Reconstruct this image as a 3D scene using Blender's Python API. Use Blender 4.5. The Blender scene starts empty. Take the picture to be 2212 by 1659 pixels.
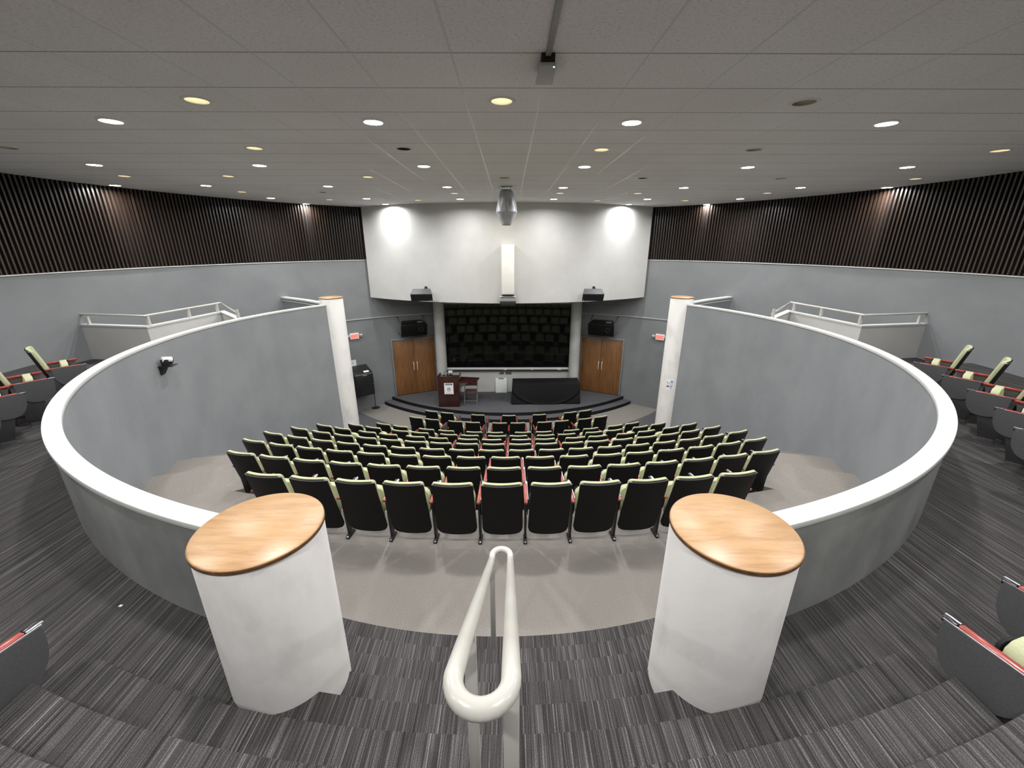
import bpy, bmesh, math, random
from mathutils import Vector, Matrix, noise as mnoise

random.seed(7)
PI = math.pi
scene = bpy.context.scene
COL = scene.collection
H0 = 5.70                      # height of the eye above the lecture pit floor
def Z(z): return z + H0        # heights below are measured from the eye
RAD = math.radians

# ------------------------------------------------------------------ materials
def nodes(m):
    m.use_nodes = True
    nt = m.node_tree
    return nt, nt.nodes, nt.links, nt.nodes['Principled BSDF']

def mat(name, col, rough=.6, metal=0., spec=.5, coat=0., coat_rough=.1, emit=None, estr=0., sheen=0.):
    m = bpy.data.materials.new(name)
    nt, N, L, b = nodes(m)
    b.inputs['Base Color'].default_value = (*col, 1)
    b.inputs['Roughness'].default_value = rough
    b.inputs['Metallic'].default_value = metal
    b.inputs['Specular IOR Level'].default_value = spec
    b.inputs['Coat Weight'].default_value = coat
    b.inputs['Coat Roughness'].default_value = coat_rough
    b.inputs['Sheen Weight'].default_value = sheen
    if emit:
        b.inputs['Emission Color'].default_value = (*emit, 1)
        b.inputs['Emission Strength'].default_value = estr
    return m

def tex_coord(N, L, scale, obj=False):
    if obj:
        tc = N.new('ShaderNodeTexCoord'); out = tc.outputs['Object']
    else:
        g = N.new('ShaderNodeNewGeometry'); out = g.outputs['Position']
    mp = N.new('ShaderNodeMapping'); mp.inputs['Scale'].default_value = scale
    L.new(out, mp.inputs['Vector'])
    return mp.outputs['Vector']

def noise_tex(N, L, vec, scale=1., detail=3., rough=.5):
    n = N.new('ShaderNodeTexNoise')
    n.inputs['Scale'].default_value = scale
    n.inputs['Detail'].default_value = detail
    n.inputs['Roughness'].default_value = rough
    L.new(vec, n.inputs['Vector'])
    return n.outputs['Fac']

def ramp(N, L, fac, stops):
    r = N.new('ShaderNodeValToRGB')
    e = r.color_ramp.elements
    while len(e) < len(stops): e.new(.5)
    for el, (p, c) in zip(e, stops):
        el.position = p; el.color = (*c, 1) if len(c) == 3 else c
    L.new(fac, r.inputs['Fac'])
    return r.outputs['Color']

def bump(N, L, b, height, strength=.2, dist=.01):
    bp = N.new('ShaderNodeBump')
    bp.inputs['Strength'].default_value = strength
    bp.inputs['Distance'].default_value = dist
    L.new(height, bp.inputs['Height']); L.new(bp.outputs['Normal'], b.inputs['Normal'])

def noisy(name, c0, c1, scale=(1, 1, 1), detail=3., rough=.7, lo=.35, hi=.65, bstr=0., bdist=.005, bscale=None, spec=.5, coat=0., coat_rough=.15, obj=False, nrough=.55):
    m = bpy.data.materials.new(name)
    nt, N, L, b = nodes(m)
    v = tex_coord(N, L, scale, obj)
    f = noise_tex(N, L, v, 1., detail, nrough)
    L.new(ramp(N, L, f, [(lo, c0), (hi, c1)]), b.inputs['Base Color'])
    b.inputs['Roughness'].default_value = rough
    b.inputs['Specular IOR Level'].default_value = spec
    b.inputs['Coat Weight'].default_value = coat
    b.inputs['Coat Roughness'].default_value = coat_rough
    if bstr:
        if bscale:
            f = noise_tex(N, L, tex_coord(N, L, bscale, obj), 1., 3.)
        bump(N, L, b, f, bstr, bdist)
    return m

M = {}
M['grey_paint'] = noisy('grey wall paint', (.198, .207, .214), (.222, .231, .239), (1.1, 1.1, 1.4), 4, .72, bstr=.35, bdist=.004, bscale=(38, 38, 38), spec=.35)
M['ring_paint'] = noisy('blue grey pit wall paint', (.225, .235, .248), (.258, .268, .282), (1.6, 1.6, 1.2), 4, .78, bstr=.4, bdist=.004, bscale=(55, 55, 55), spec=.3)
M['ring_out'] = noisy('worn grey paint', (.215, .217, .212), (.305, .308, .300), (2.2, 2.2, 1.6), 5, .55, bstr=.3, bdist=.004, bscale=(30, 30, 30), spec=.4)
M['white_paint'] = noisy('white wall paint', (.50, .495, .478), (.55, .545, .528), (1.3, 1.3, 1.3), 4, .62, bstr=.2, bdist=.004, bscale=(22, 22, 22), spec=.4)
M['white_plaster'] = noisy('white pillar plaster', (.50, .48, .465), (.675, .655, .64), (3, 3, 1.6), 7, .62, lo=.2, hi=.48, bstr=.6, bdist=.004, bscale=(14, 14, 10), spec=.4)
M['cap'] = noisy('white coping paint', (.54, .537, .513), (.585, .582, .56), (3, 3, 3), 3, .5, spec=.45)
M['gloss_white'] = noisy('glossy cream enamel', (.47, .455, .415), (.51, .495, .455), (3, 3, 3), 3, .26, bstr=.12, bdist=.002, bscale=(70, 70, 70))
M['box_white'] = noisy('box white paint', (.80, .78, .72), (.84, .82, .77), (4, 4, 4), 3, .6)
M['beige_carpet'] = noisy('beige carpet', (.185, .170, .154), (.270, .250, .229), (120, 150, 120), 2, .95, lo=.3, hi=.7, bstr=.5, bdist=.004, spec=.1)
M['stage_carpet'] = noisy('charcoal carpet', (.045, .045, .050), (.165, .165, .178), (90, 90, 90), 3, .95, lo=.3, hi=.75, bstr=.4, bdist=.004, spec=.1)
M['riser_carpet'] = noisy('black stage edging', (.010, .010, .011), (.020, .020, .022), (70, 70, 70), 2, .9, spec=.15)

def striped_carpet():
    m = bpy.data.materials.new('striped charcoal carpet')
    nt, N, L, b = nodes(m)
    f1 = noise_tex(N, L, tex_coord(N, L, (235, 1.5, 1.5)), 1., 3., .7)
    f2 = noise_tex(N, L, tex_coord(N, L, (85, .6, .6)), 1., 2., .5)
    mx = N.new('ShaderNodeMix'); mx.inputs[0].default_value = .3
    L.new(f1, mx.inputs[2]); L.new(f2, mx.inputs[3])
    f3 = noise_tex(N, L, tex_coord(N, L, (240, 240, 240)), 1., 2., .5)
    mx2 = N.new('ShaderNodeMix'); mx2.inputs[0].default_value = .22
    L.new(mx.outputs[0], mx2.inputs[2]); L.new(f3, mx2.inputs[3])
    c = ramp(N, L, mx2.outputs[0], [(.36, (.014, .0125, .013)), (.48, (.041, .038, .0385)), (.56, (.086, .081, .081)), (.68, (.27, .256, .252))])
    L.new(c, b.inputs['Base Color'])
    b.inputs['Roughness'].default_value = .95
    b.inputs['Specular IOR Level'].default_value = .12
    bump(N, L, b, mx2.outputs[0], .6, .004)
    return m
M['striped'] = striped_carpet()

def ceiling_mat():
    m = bpy.data.materials.new('suspended ceiling tiles')
    nt, N, L, b = nodes(m)
    g = N.new('ShaderNodeNewGeometry')
    sp = N.new('ShaderNodeSeparateXYZ'); L.new(g.outputs['Position'], sp.inputs[0])
    def math_(op, a, bb=None):
        n = N.new('ShaderNodeMath'); n.operation = op
        if isinstance(a, (int, float)): n.inputs[0].default_value = a
        else: L.new(a, n.inputs[0])
        if bb is not None:
            if isinstance(bb, (int, float)): n.inputs[1].default_value = bb
            else: L.new(bb, n.inputs[1])
        return n.outputs[0]
    def line(co, off, per, hw):
        t = math_('DIVIDE', math_('SUBTRACT', co, off), per)
        d = math_('ABSOLUTE', math_('SUBTRACT', math_('FRACT', t), .5))
        return math_('GREATER_THAN', d, .5 - hw / per)
    lx = line(sp.outputs['X'], -.30, .618, .0085)
    ly = line(sp.outputs['Y'], 3.055, .602, .0085)
    f = noise_tex(N, L, tex_coord(N, L, (55, 55, 55)), 1., 4., .65)
    f0 = noise_tex(N, L, tex_coord(N, L, (.9, .9, .9)), 1., 2., .5)
    tile = ramp(N, L, f, [(.30, (.48, .47, .475)), (.40, (.70, .685, .695)), (.62, (.77, .755, .765))])
    stain = ramp(N, L, f0, [(.2, (.90, .89, .88)), (.7, (1, 1, 1))])
    mul = N.new('ShaderNodeMix'); mul.data_type = 'RGBA'; mul.blend_type = 'MULTIPLY'; mul.inputs[0].default_value = 1
    L.new(tile, mul.inputs[6]); L.new(stain, mul.inputs[7])
    m1 = N.new('ShaderNodeMix'); m1.data_type = 'RGBA'
    L.new(lx, m1.inputs[0]); L.new(mul.outputs[2], m1.inputs[6]); m1.inputs[7].default_value = (.55, .54, .53, 1)
    m2 = N.new('ShaderNodeMix'); m2.data_type = 'RGBA'
    L.new(ly, m2.inputs[0]); L.new(m1.outputs[2], m2.inputs[6]); m2.inputs[7].default_value = (.36, .35, .34, 1)  # row tees darker: the shadow of their gap is put into the colour
    L.new(m2.outputs[2], b.inputs['Base Color'])
    r = N.new('ShaderNodeMapRange'); L.new(lx, r.inputs[0]); r.inputs[3].default_value = .9; r.inputs[4].default_value = .3
    L.new(r.outputs[0], b.inputs['Roughness'])
    bump(N, L, b, f, .35, .004)
    return m
M['ceiling'] = ceiling_mat()

def wood(name, c0, c1, c2, scale, rough=.35, coat=.4, bstr=.05, coat_rough=.12):
    m = bpy.data.materials.new(name)
    nt, N, L, b = nodes(m)
    f = noise_tex(N, L, tex_coord(N, L, scale), 1., 5., .6)
    f2 = noise_tex(N, L, tex_coord(N, L, tuple(s * 4.3 for s in scale)), 1., 3., .6)
    mx = N.new('ShaderNodeMix'); mx.inputs[0].default_value = .35
    L.new(f, mx.inputs[2]); L.new(f2, mx.inputs[3])
    L.new(ramp(N, L, mx.outputs[0], [(.3, c0), (.5, c1), (.68, c2)]), b.inputs['Base Color'])
    b.inputs['Roughness'].default_value = rough
    b.inputs['Coat Weight'].default_value = coat
    b.inputs['Coat Roughness'].default_value = coat_rough
    bump(N, L, b, mx.outputs[0], bstr, .002)
    return m
M['maple'] = wood('varnished maple', (.27, .140, .052), (.385, .215, .090), (.45, .270, .128), (3.5, 26, 6), .42, .4, .08, .36)
M['edge'] = noisy('dark plywood edge', (.07, .032, .012), (.16, .08, .032), (22, 22, 160), 3, .5)
M['oak'] = wood('oak veneer', (.13, .055, .018), (.215, .095, .032), (.29, .135, .05), (16, 16, 1.3), .42, .25)
M['slat'] = wood('dark walnut slats', (.006, .0036, .0028), (.018, .0105, .0072), (.050, .028, .0175), (21, 21, .5), .38, .25, .05, .3)
M['slat_back'] = mat('dark slot backing', (.006, .005, .005), .8)
M['mahogany'] = wood('mahogany lectern', (.020, .0045, .004), (.036, .0075, .006), (.055, .012, .009), (9, 9, 1.5), .35, .4)
M['arm'] = noisy('red brown armrest', (.225, .026, .019), (.30, .042, .030), (26, 26, 26), 3, .33, obj=True, coat=.3)
M['shell'] = mat('black seat shell', (.0055, .0053, .0051), .58, spec=.22)
M['shell_edge'] = mat('black shell lip with painted sheen', (.13, .13, .13), .32)  # edge of the black shell, its lit sheen painted as grey
M['cushion'] = noisy('sage green upholstery', (.37, .382, .232), (.455, .467, .305), (160, 160, 160), 2, .88, obj=True, bstr=.25, bdist=.002, spec=.2, lo=.3, hi=.7)
M['stanchion'] = noisy('charcoal powder coat', (.042, .043, .046), (.055, .056, .059), (90, 90, 90), 2, .55, obj=True)
M['stanchion_black'] = mat('black powder coat', (.008, .008, .0085), .45)
M['tablet'] = noisy('grey tablet laminate', (.070, .070, .073), (.088, .088, .092), (140, 140, 140), 2, .6, obj=True)
M['alu'] = mat('aluminium edge', (.62, .62, .66), .3, 1.)
M['hinge'] = mat('black hinge', (.012, .012, .016), .3)
M['chrome'] = mat('polished metal', (.75, .75, .76), .16, 1.)
M['handle'] = mat('satin metal pull', (.80, .79, .76), .42, .35)
M['moulding'] = mat('grey moulding painted lit', (.40, .41, .42), .5)  # wall grey made lighter: the light it catches is put into the colour
M['black'] = mat('black plastic', (.010, .010, .011), .42)
M['black_satin'] = mat('satin black cabinet', (.014, .014, .015), .3)
M['grey_top'] = mat('dusty dark grey', (.06, .06, .068), .55)
M['cloth'] = noisy('black cloth', (.006, .006, .007), (.013, .013, .015), (60, 60, 60), 2, .85, spec=.25)
M['board'] = mat('black glass board', (.0045, .005, .005), .05, spec=.24)
M['board_frame'] = mat('dark board frame', (.02, .02, .02), .4)
M['steel'] = mat('brushed steel', (.45, .45, .47), .38, 1.)
M['plate_grey'] = mat('grey wall plate', (.20, .20, .20), .5)
M['paper'] = mat('white paper', (.82, .82, .83), .7)
M['ink'] = mat('dark green ink', (.020, .035, .033), .7)
M['ink_grey'] = mat('grey print', (.42, .43, .44), .7)
M['ink_blue'] = mat('blue print', (.10, .22, .56), .7)
M['ink_red'] = mat('dark red print', (.16, .012, .03), .7)
M['ink_light'] = mat('pale print', (.55, .58, .58), .7)
M['chair_metal'] = mat('grey folding chair metal', (.22, .20, .185), .4, .6)
M['chair_pad'] = mat('brown vinyl pad', (.13, .062, .050), .5)
M['exit_body'] = mat('exit sign body', (.75, .74, .70), .45)
M['exit_face'] = mat('lit red exit face', (.8, .25, .22), .5, emit=(1., .24, .20), estr=.75)
M['exit_ink'] = mat('lit exit letters', (.7, .05, .04), .5, emit=(1., .12, .10), estr=.62)
M['lamp_head'] = mat('emergency lamp head', (.48, .48, .46), .4)
M['led'] = mat('lit LED lens', (1, 1, 1), .5, emit=(1., 1., 1.), estr=30.)
M['led_trim'] = mat('white lamp trim', (.75, .75, .73), .45)
M['can_trim'] = mat('white can trim', (.62, .61, .58), .45)
M['can_gold'] = mat('cream can reflector', (.82, .78, .66), .4, .1)
M['can_silver'] = mat('silver can reflector', (.62, .57, .46), .38, .55)
M['bulb_warm'] = mat('dim warm bulb', (1, .9, .7), .4, emit=(1., .88, .66), estr=6.)
M['bulb_lit'] = mat('lit warm bulb', (1, .9, .7), .4, emit=(1., .80, .50), estr=260.)
M['bulb_off'] = mat('unlit bulb glass', (.60, .58, .52), .15)
M['cover'] = noisy('grey vinyl dust cover', (.32, .33, .35), (.43, .44, .46), (14, 14, 5), 3, .42, bstr=.5, bdist=.02, bscale=(9, 9, 3))
M['device'] = mat('beige device case', (.38, .36, .345), .5)
M['conduit'] = mat('ceiling conduit', (.26, .25, .24), .5)
M['conduit_lit'] = mat('white raceway', (.52, .51, .49), .5)
M['led_green'] = mat('green status light', (.3, 1, .6), .4, emit=(.25, 1., .55), estr=6.)
M['cam_white'] = mat('white camera shell', (.78, .78, .78), .35)
M['tray'] = mat('aluminium chalk tray', (.72, .72, .70), .4)
M['whiteboard'] = noisy('scribbled whiteboard', (.74, .80, .79), (.80, .83, .82), (7, 7, 5), 2, .35)
M['projector'] = mat('grey projector case', (.33, .32, .32), .45)

# ------------------------------------------------------------------ mesh builder
class MB:
    def __init__(s): s.v, s.f = [], []
    def add(s, vs, fs):
        b = len(s.v); s.v += [tuple(v) for v in vs]; s.f += [tuple(b + i for i in f) for f in fs]; return s
    def box(s, x0, x1, y0, y1, z0, z1, mx=None):
        vs = [(x, y, z) for z in (z0, z1) for y in (y0, y1) for x in (x0, x1)]
        if mx is not None: vs = [mx @ Vector(v) for v in vs]
        return s.add(vs, [(0, 2, 3, 1), (4, 5, 7, 6), (0, 1, 5, 4), (2, 6, 7, 3), (0, 4, 6, 2), (1, 3, 7, 5)])
    def hexa(s, b4, t4):                       # bottom loop (ccw from above), top loop
        return s.add(list(b4) + list(t4), [(3, 2, 1, 0), (4, 5, 6, 7), (0, 1, 5, 4), (1, 2, 6, 5), (2, 3, 7, 6), (3, 0, 4, 7)])
    def prism(s, poly, z0, z1):                # ccw polygon
        n = len(poly)
        vs = [(x, y, z0) for x, y in poly] + [(x, y, z1) for x, y in poly]
        fs = [tuple(range(n - 1, -1, -1)), tuple(range(n, 2 * n))]
        fs += [(i, (i + 1) % n, n + (i + 1) % n, n + i) for i in range(n)]
        return s.add(vs, fs)
    def ring(s, c, r0, r1, a0, a1, z0, z1, n=48):   # annular sector block; angle from -Y towards +X
        vs = []
        for i in range(n + 1):
            a = a0 + (a1 - a0) * i / n
            sx, cy = math.sin(a), -math.cos(a)
            for r, z in ((r0, z0), (r1, z0), (r1, z1), (r0, z1)): vs.append((c[0] + r * sx, c[1] + r * cy, z))
        fs = []
        for i in range(n):
            b = 4 * i
            for k in range(4): fs.append((b + k, b + (k + 1) % 4, b + 4 + (k + 1) % 4, b + 4 + k))
        if abs(a1 - a0) < 2 * PI - 1e-4: fs += [(3, 2, 1, 0), (4 * n, 4 * n + 1, 4 * n + 2, 4 * n + 3)]
        return s.add(vs, fs)
    def cyl(s, p0, p1, r0, r1=None, n=24, caps=True):
        p0, p1 = Vector(p0), Vector(p1); r1 = r0 if r1 is None else r1
        d = (p1 - p0).normalized(); u = d.orthogonal().normalized(); w = d.cross(u)
        vs = []
        for p, r in ((p0, r0), (p1, r1)):
            for i in range(n):
                a = 2 * PI * i / n; vs.append(p + (u * math.cos(a) + w * math.sin(a)) * r)
        fs = [(i, (i + 1) % n, n + (i + 1) % n, n + i) for i in range(n)]
        if caps: fs += [tuple(range(n - 1, -1, -1)), tuple(range(n, 2 * n))]
        return s.add(vs, fs)
    def lathe(s, c, prof, n=32, close=True):   # profile [(r, z)] from bottom to top around vertical axis
        vs, fs = [], []
        for r, z in prof:
            for i in range(n):
                a = 2 * PI * i / n; vs.append((c[0] + r * math.cos(a), c[1] + r * math.sin(a), c[2] + z))
        for j in range(len(prof) - 1):
            for i in range(n): fs.append((j * n + i, j * n + (i + 1) % n, (j + 1) * n + (i + 1) % n, (j + 1) * n + i))
        if close:
            fs += [tuple(range(n - 1, -1, -1)), tuple(range((len(prof) - 1) * n, len(prof) * n))]
        return s.add(vs, fs)
    def tube(s, pts, r, n=12, closed=False):
        pts = [Vector(p) for p in pts]; m = len(pts); vs, fs = [], []
        u = None
        for i, p in enumerate(pts):
            if closed: t = (pts[(i + 1) % m] - pts[i - 1]).normalized()
            else: t = (pts[min(i + 1, m - 1)] - pts[max(i - 1, 0)]).normalized()
            if u is None: u = t.orthogonal().normalized()
            u = (u - t * u.dot(t)).normalized(); w = t.cross(u)
            for k in range(n):
                a = 2 * PI * k / n; vs.append(p + (u * math.cos(a) + w * math.sin(a)) * r)
        for i in range(m if closed else m - 1):
            for k in range(n):
                a, b = i * n, ((i + 1) % m) * n
                if closed and i == m - 1:
                    # match the start ring by nearest offset
                    off = min(range(n), key=lambda o: (vs[a] - vs[b + o]).length)
                    fs.append((a + k, a + (k + 1) % n, b + (k + 1 + off) % n, b + (k + off) % n))
                else: fs.append((a + k, a + (k + 1) % n, b + (k + 1) % n, b + k))
        if not closed: fs += [tuple(range(n - 1, -1, -1)), tuple(range((m - 1) * n, m * n))]
        return s.add(vs, fs)
    def sphere(s, c, r, n=16, sz=1.):
        prof = [(max(1e-4, r * math.sin(PI * i / 10)), -r * sz * math.cos(PI * i / 10)) for i in range(11)]
        return s.lathe(c, prof, n)

BASE = {}
def finish(name, mb, material, parent=None, smooth=40, bevel=0., seg=2, local=False):
    me = bpy.data.meshes.new(name)
    vs = mb.v
    if parent is not None and not local:
        b = BASE.get(parent.name, (0, 0, 0)); vs = [(v[0] - b[0], v[1] - b[1], v[2] - b[2]) for v in vs]
    me.from_pydata([tuple(v) for v in vs], [], mb.f)
    bm = bmesh.new(); bm.from_mesh(me)
    bmesh.ops.recalc_face_normals(bm, faces=bm.faces)
    if bevel:
        ed = [e for e in bm.edges if len(e.link_faces) == 2 and e.calc_face_angle(0) > RAD(35)]
        bmesh.ops.bevel(bm, geom=ed, offset=bevel, segments=seg, affect='EDGES', clamp_overlap=True, profile=.5)
    bm.to_mesh(me); bm.free()
    if smooth:
        me.polygons.foreach_set('use_smooth', [True] * len(me.polygons))
        me.set_sharp_from_angle(angle=RAD(smooth))
    me.materials.append(material)
    o = bpy.data.objects.new(name, me); COL.objects.link(o)
    if parent is not None:
        o.parent = parent; BASE[o.name] = BASE.get(parent.name, (0, 0, 0))
    return o

def tag(o, label, cat, group=None):
    o['label'] = label; o['category'] = cat
    if group: o['group'] = group
    return o
def thing(name, label, cat, loc=(0, 0, 0), rz=0., group=None):
    o = bpy.data.objects.new(name, None); COL.objects.link(o)
    o.location = loc; o.rotation_euler = (0, 0, rz); o.empty_display_size = .1
    BASE[o.name] = tuple(loc)
    return tag(o, label, cat, group)
def struct(name, mb, material, **k):
    o = finish(name, mb, material, **k); o['kind'] = 'structure'; return o
def kids(o): return [c for c in bpy.data.objects if c.parent == o]
def dup(root, table, loc, rz, label, group):
    r = root.copy(); COL.objects.link(r); r.location = loc; r.rotation_euler = (0, 0, rz)
    r['label'] = label; r['group'] = group
    for ch, subs in table:
        c = ch.copy(); COL.objects.link(c); c.parent = r
        for g in subs:
            d = g.copy(); COL.objects.link(d); d.parent = c
    return r
def tree(root): return [(c, kids(c)) for c in kids(root)]

ORD = 'first second third fourth fifth sixth seventh eighth ninth tenth eleventh twelfth thirteenth fourteenth fifteenth sixteenth seventeenth eighteenth nineteenth'.split()

# ------------------------------------------------------------------ plan
C0 = (0., 7.3)          # centre of the round room and of the pit wall
CS = (0., 19.2)         # centre of the seat arcs
RW = 8.40               # outer wall
RO, RI = 5.665, 5.575   # pit wall
CEIL = 1.12
WALK = -2.20
def pol(r, deg, z=None, c=C0):
    a = RAD(deg); p = (c[0] + r * math.sin(a), c[1] - r * math.cos(a))
    return p if z is None else (*p, Z(z))

# ---- outer wall: grey below, slatted above
A_END = 146.2
for side, s in (('left', -1), ('right', 1)):
    mb = MB(); mb.ring(C0, RW, RW + .15, RAD(0), RAD(s * 180), Z(-5.95), Z(-.50), 120)
    struct('wall_' + side, mb, M['grey_paint'])
    mb = MB(); mb.ring(C0, RW + .03, RW + .15, RAD(0), RAD(s * 150), Z(-.50), Z(CEIL), 100)
    struct('wall_panel_backing_' + side, mb, M['slat_back'])
    mb = MB(); n = 268
    for i in range(n):
        a = RAD(.3 + i * (A_END - .3) / (n - 1)) * s
        mx = Matrix.Translation((C0[0], C0[1], 0)) @ Matrix.Rotation(a, 4, 'Z')
        w0, w1 = .0215, .015
        mb.hexa([mx @ Vector((-w0, -RW - .035, Z(-.498))), mx @ Vector((w0, -RW - .035, Z(-.498))), mx @ Vector((w1, -RW + .022, Z(-.498))), mx @ Vector((-w1, -RW + .022, Z(-.498)))],
                [mx @ Vector((-w0, -RW - .035, Z(CEIL))), mx @ Vector((w0, -RW - .035, Z(CEIL))), mx @ Vector((w1, -RW + .022, Z(CEIL))), mx @ Vector((-w1, -RW + .022, Z(CEIL)))])
    struct('wall_slats_' + side, mb, M['slat'], smooth=0)
    mb = MB(); mb.ring(C0, RW - .022, RW + .02, RAD(0), RAD(s * 147.2), Z(-.515), Z(-.495), 100)
    struct('trim_ledge_' + side, mb, M['cap'])
# thin moulding and flush bars on the stage wall
for side, s in (('left', -1), ('right', 1)):
    mb = MB(); mb.ring(C0, RW - .03, RW + .01, RAD(s * 139.0), RAD(s * 161.0), Z(-2.455), Z(-2.425), 24)
    struct('trim_moulding_' + side, mb, M['moulding'])
    mb = MB(); mb.ring(C0, RW - .025, RW + .01, RAD(s * 150.5), RAD(s * 159.8), Z(-2.125), Z(-2.095), 12)
    struct('trim_bar_' + side, mb, M['grey_paint'])

# ---- ceiling with holes for the recessed cans
CANS = [(-2.51, 3.95, 'w'), (0., 3.95, 'w'), (2.53, 3.97, 's'),
        (-6.10, 5.72, 's'), (-3.08, 5.72, 'w'), (-1.25, 5.75, 'd'), (1.22, 5.78, 'w'), (3.13, 5.77, 's'), (6.28, 5.80, 'w'),
        (-6.64, 7.93, 'w'), (-4.84, 7.93, 'w'), (-2.43, 8.0, 'w'), (-.02, 8.08, 's'), (2.46, 8.12, 'd'), (4.96, 8.12, 's'), (7.43, 8.15, 'w'),
        (-6.01, 10.2, 'w'), (-4.20, 10.25, 'd'), (-1.22, 10.45, 'w'), (1.24, 10.4, 'w'), (3.07, 10.43, 'w'), (6.07, 10.37, 'w'),
        (-4.72, 11.9, 'w'), (-2.41, 12.06, 'w'), (0., 11.95, 'h'), (2.47, 12.15, 'w'), (4.85, 12.08, 'w')]
RC = .098
mb = MB(); mb.prism([(C0[0] + 8.56 * math.cos(2 * PI * i / 96), C0[1] + 8.56 * math.sin(2 * PI * i / 96)) for i in range(96)], Z(CEIL), Z(CEIL + .05))
ceil = struct('ceiling', mb, M['ceiling'], smooth=0)
cut = MB()
for x, y, k in CANS: cut.cyl((x, y, Z(CEIL - .1)), (x, y, Z(CEIL + .2)), RC, n=32)
cutter = finish('cutter', cut, M['ceiling'], smooth=0)
bo = ceil.modifiers.new('holes', 'BOOLEAN'); bo.object = cutter; bo.operation = 'DIFFERENCE'; bo.solver = 'EXACT'
dg = bpy.context.evaluated_depsgraph_get()
newme = bpy.data.meshes.new_from_object(ceil.evaluated_get(dg))
ceil.modifiers.clear(); ceil.data = newme
bpy.data.objects.remove(cutter)

# ---- white drum wall over the stage
CD = (0., 20.5); RD = 7.9
mb = MB(); mb.ring(CD, RD - .14, RD, RAD(-36.2), RAD(36.2), Z(-1.72), Z(CEIL), 64)
struct('wall_front_drum', mb, M['white_paint'])
mb = MB()   # soffit between drum and the back wall
poly = [(CD[0] + (RD - .02) * math.sin(RAD(a)), CD[1] - (RD - .02) * math.cos(RAD(a))) for a in range(-36, 37, 3)]
poly += [pol(RW + .05, d) for d in range(146, 213, 3)]
mb.prism(poly, Z(-1.70), Z(-1.62))
struct('ceiling_soffit', mb, M['grey_paint'], smooth=0)

# ---- stage back wall behind the board
mb = MB(); mb.box(-2.66, 2.66, 14.95, 15.05, Z(-5.6), Z(-1.66))
struct('wall_back', mb, M['white_paint'])

# ---- double doors in the curved wall
def door(idx, p0, p1, z0, z1):
    p0, p1 = Vector((*p0, 0)), Vector((*p1, 0)); d = (p1 - p0); w = d.length; d.normalize()
    n = Vector((d.y, -d.x, 0))
    if (Vector((0, 7.3, 0)) - p0).dot(n) < 0: n = -n
    mx = Matrix(((d.x, n.x, 0, p0.x), (d.y, n.y, 0, p0.y), (0, 0, 1, 0), (0, 0, 0, 1)))
    e = bpy.data.objects.new('door_%d' % idx, None); COL.objects.link(e); e['kind'] = 'structure'
    e.location = (p0.x, p0.y, Z(z0)); BASE[e.name] = tuple(e.location)
    mb = MB()
    mb.box(-.05, 0, -.06, .035, Z(z0), Z(z1 + .05), mx); mb.box(w, w + .05, -.06, .035, Z(z0), Z(z1 + .05), mx); mb.box(0, w, -.06, .035, Z(z1), Z(z1 + .05), mx)
    finish('door_frame', mb, M['grey_paint'], e, bevel=.004)
    h = w / 2
    for i in (0, 1):
        mb = MB(); mb.box(i * h + .004, (i + 1) * h - .004, -.03, .012, Z(z0 + .01), Z(z1 - .006), mx)
        leaf = finish('door_leaf', mb, M['oak'], e, bevel=.003)
        x = h - .065 if i == 0 else h + .065
        mb = MB()
        mb.tube([mx @ Vector((x, .012, Z(-4.51))), mx @ Vector((x, .062, Z(-4.505))), mx @ Vector((x, .070, Z(-4.48))), mx @ Vector((x, .070, Z(-4.24))), mx @ Vector((x, .062, Z(-4.215))), mx @ Vector((x, .012, Z(-4.21)))], .015, 10)
        finish('pull_handle', mb, M['handle'], leaf)
        hx = .0 if i == 0 else w
        for hz in (-5.15, -4.4, -3.6):
            mb = MB(); mb.cyl(mx @ Vector((hx, .018, Z(hz - .05))), mx @ Vector((hx, .018, Z(hz + .05))), .010, n=10)
            finish('hinge', mb, M['steel'], leaf)
    return e
door(1, pol(RW - .055, 149.75), pol(RW - .055, 160.3), -5.45, -3.33)
door(2, pol(RW - .055, -149.75 + 360), pol(RW - .055, -160.4 + 360), -5.45, -3.33) if False else door(2, pol(RW - .055, -160.4), pol(RW - .055, -149.75), -5.45, -3.33)

# ---- floors
mb = MB(); mb.prism([pol(RW + .1, d) for d in range(0, 360, 4)], Z(-5.95), Z(-5.70))
struct('floor', mb, M['beige_carpet'], smooth=0)
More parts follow.
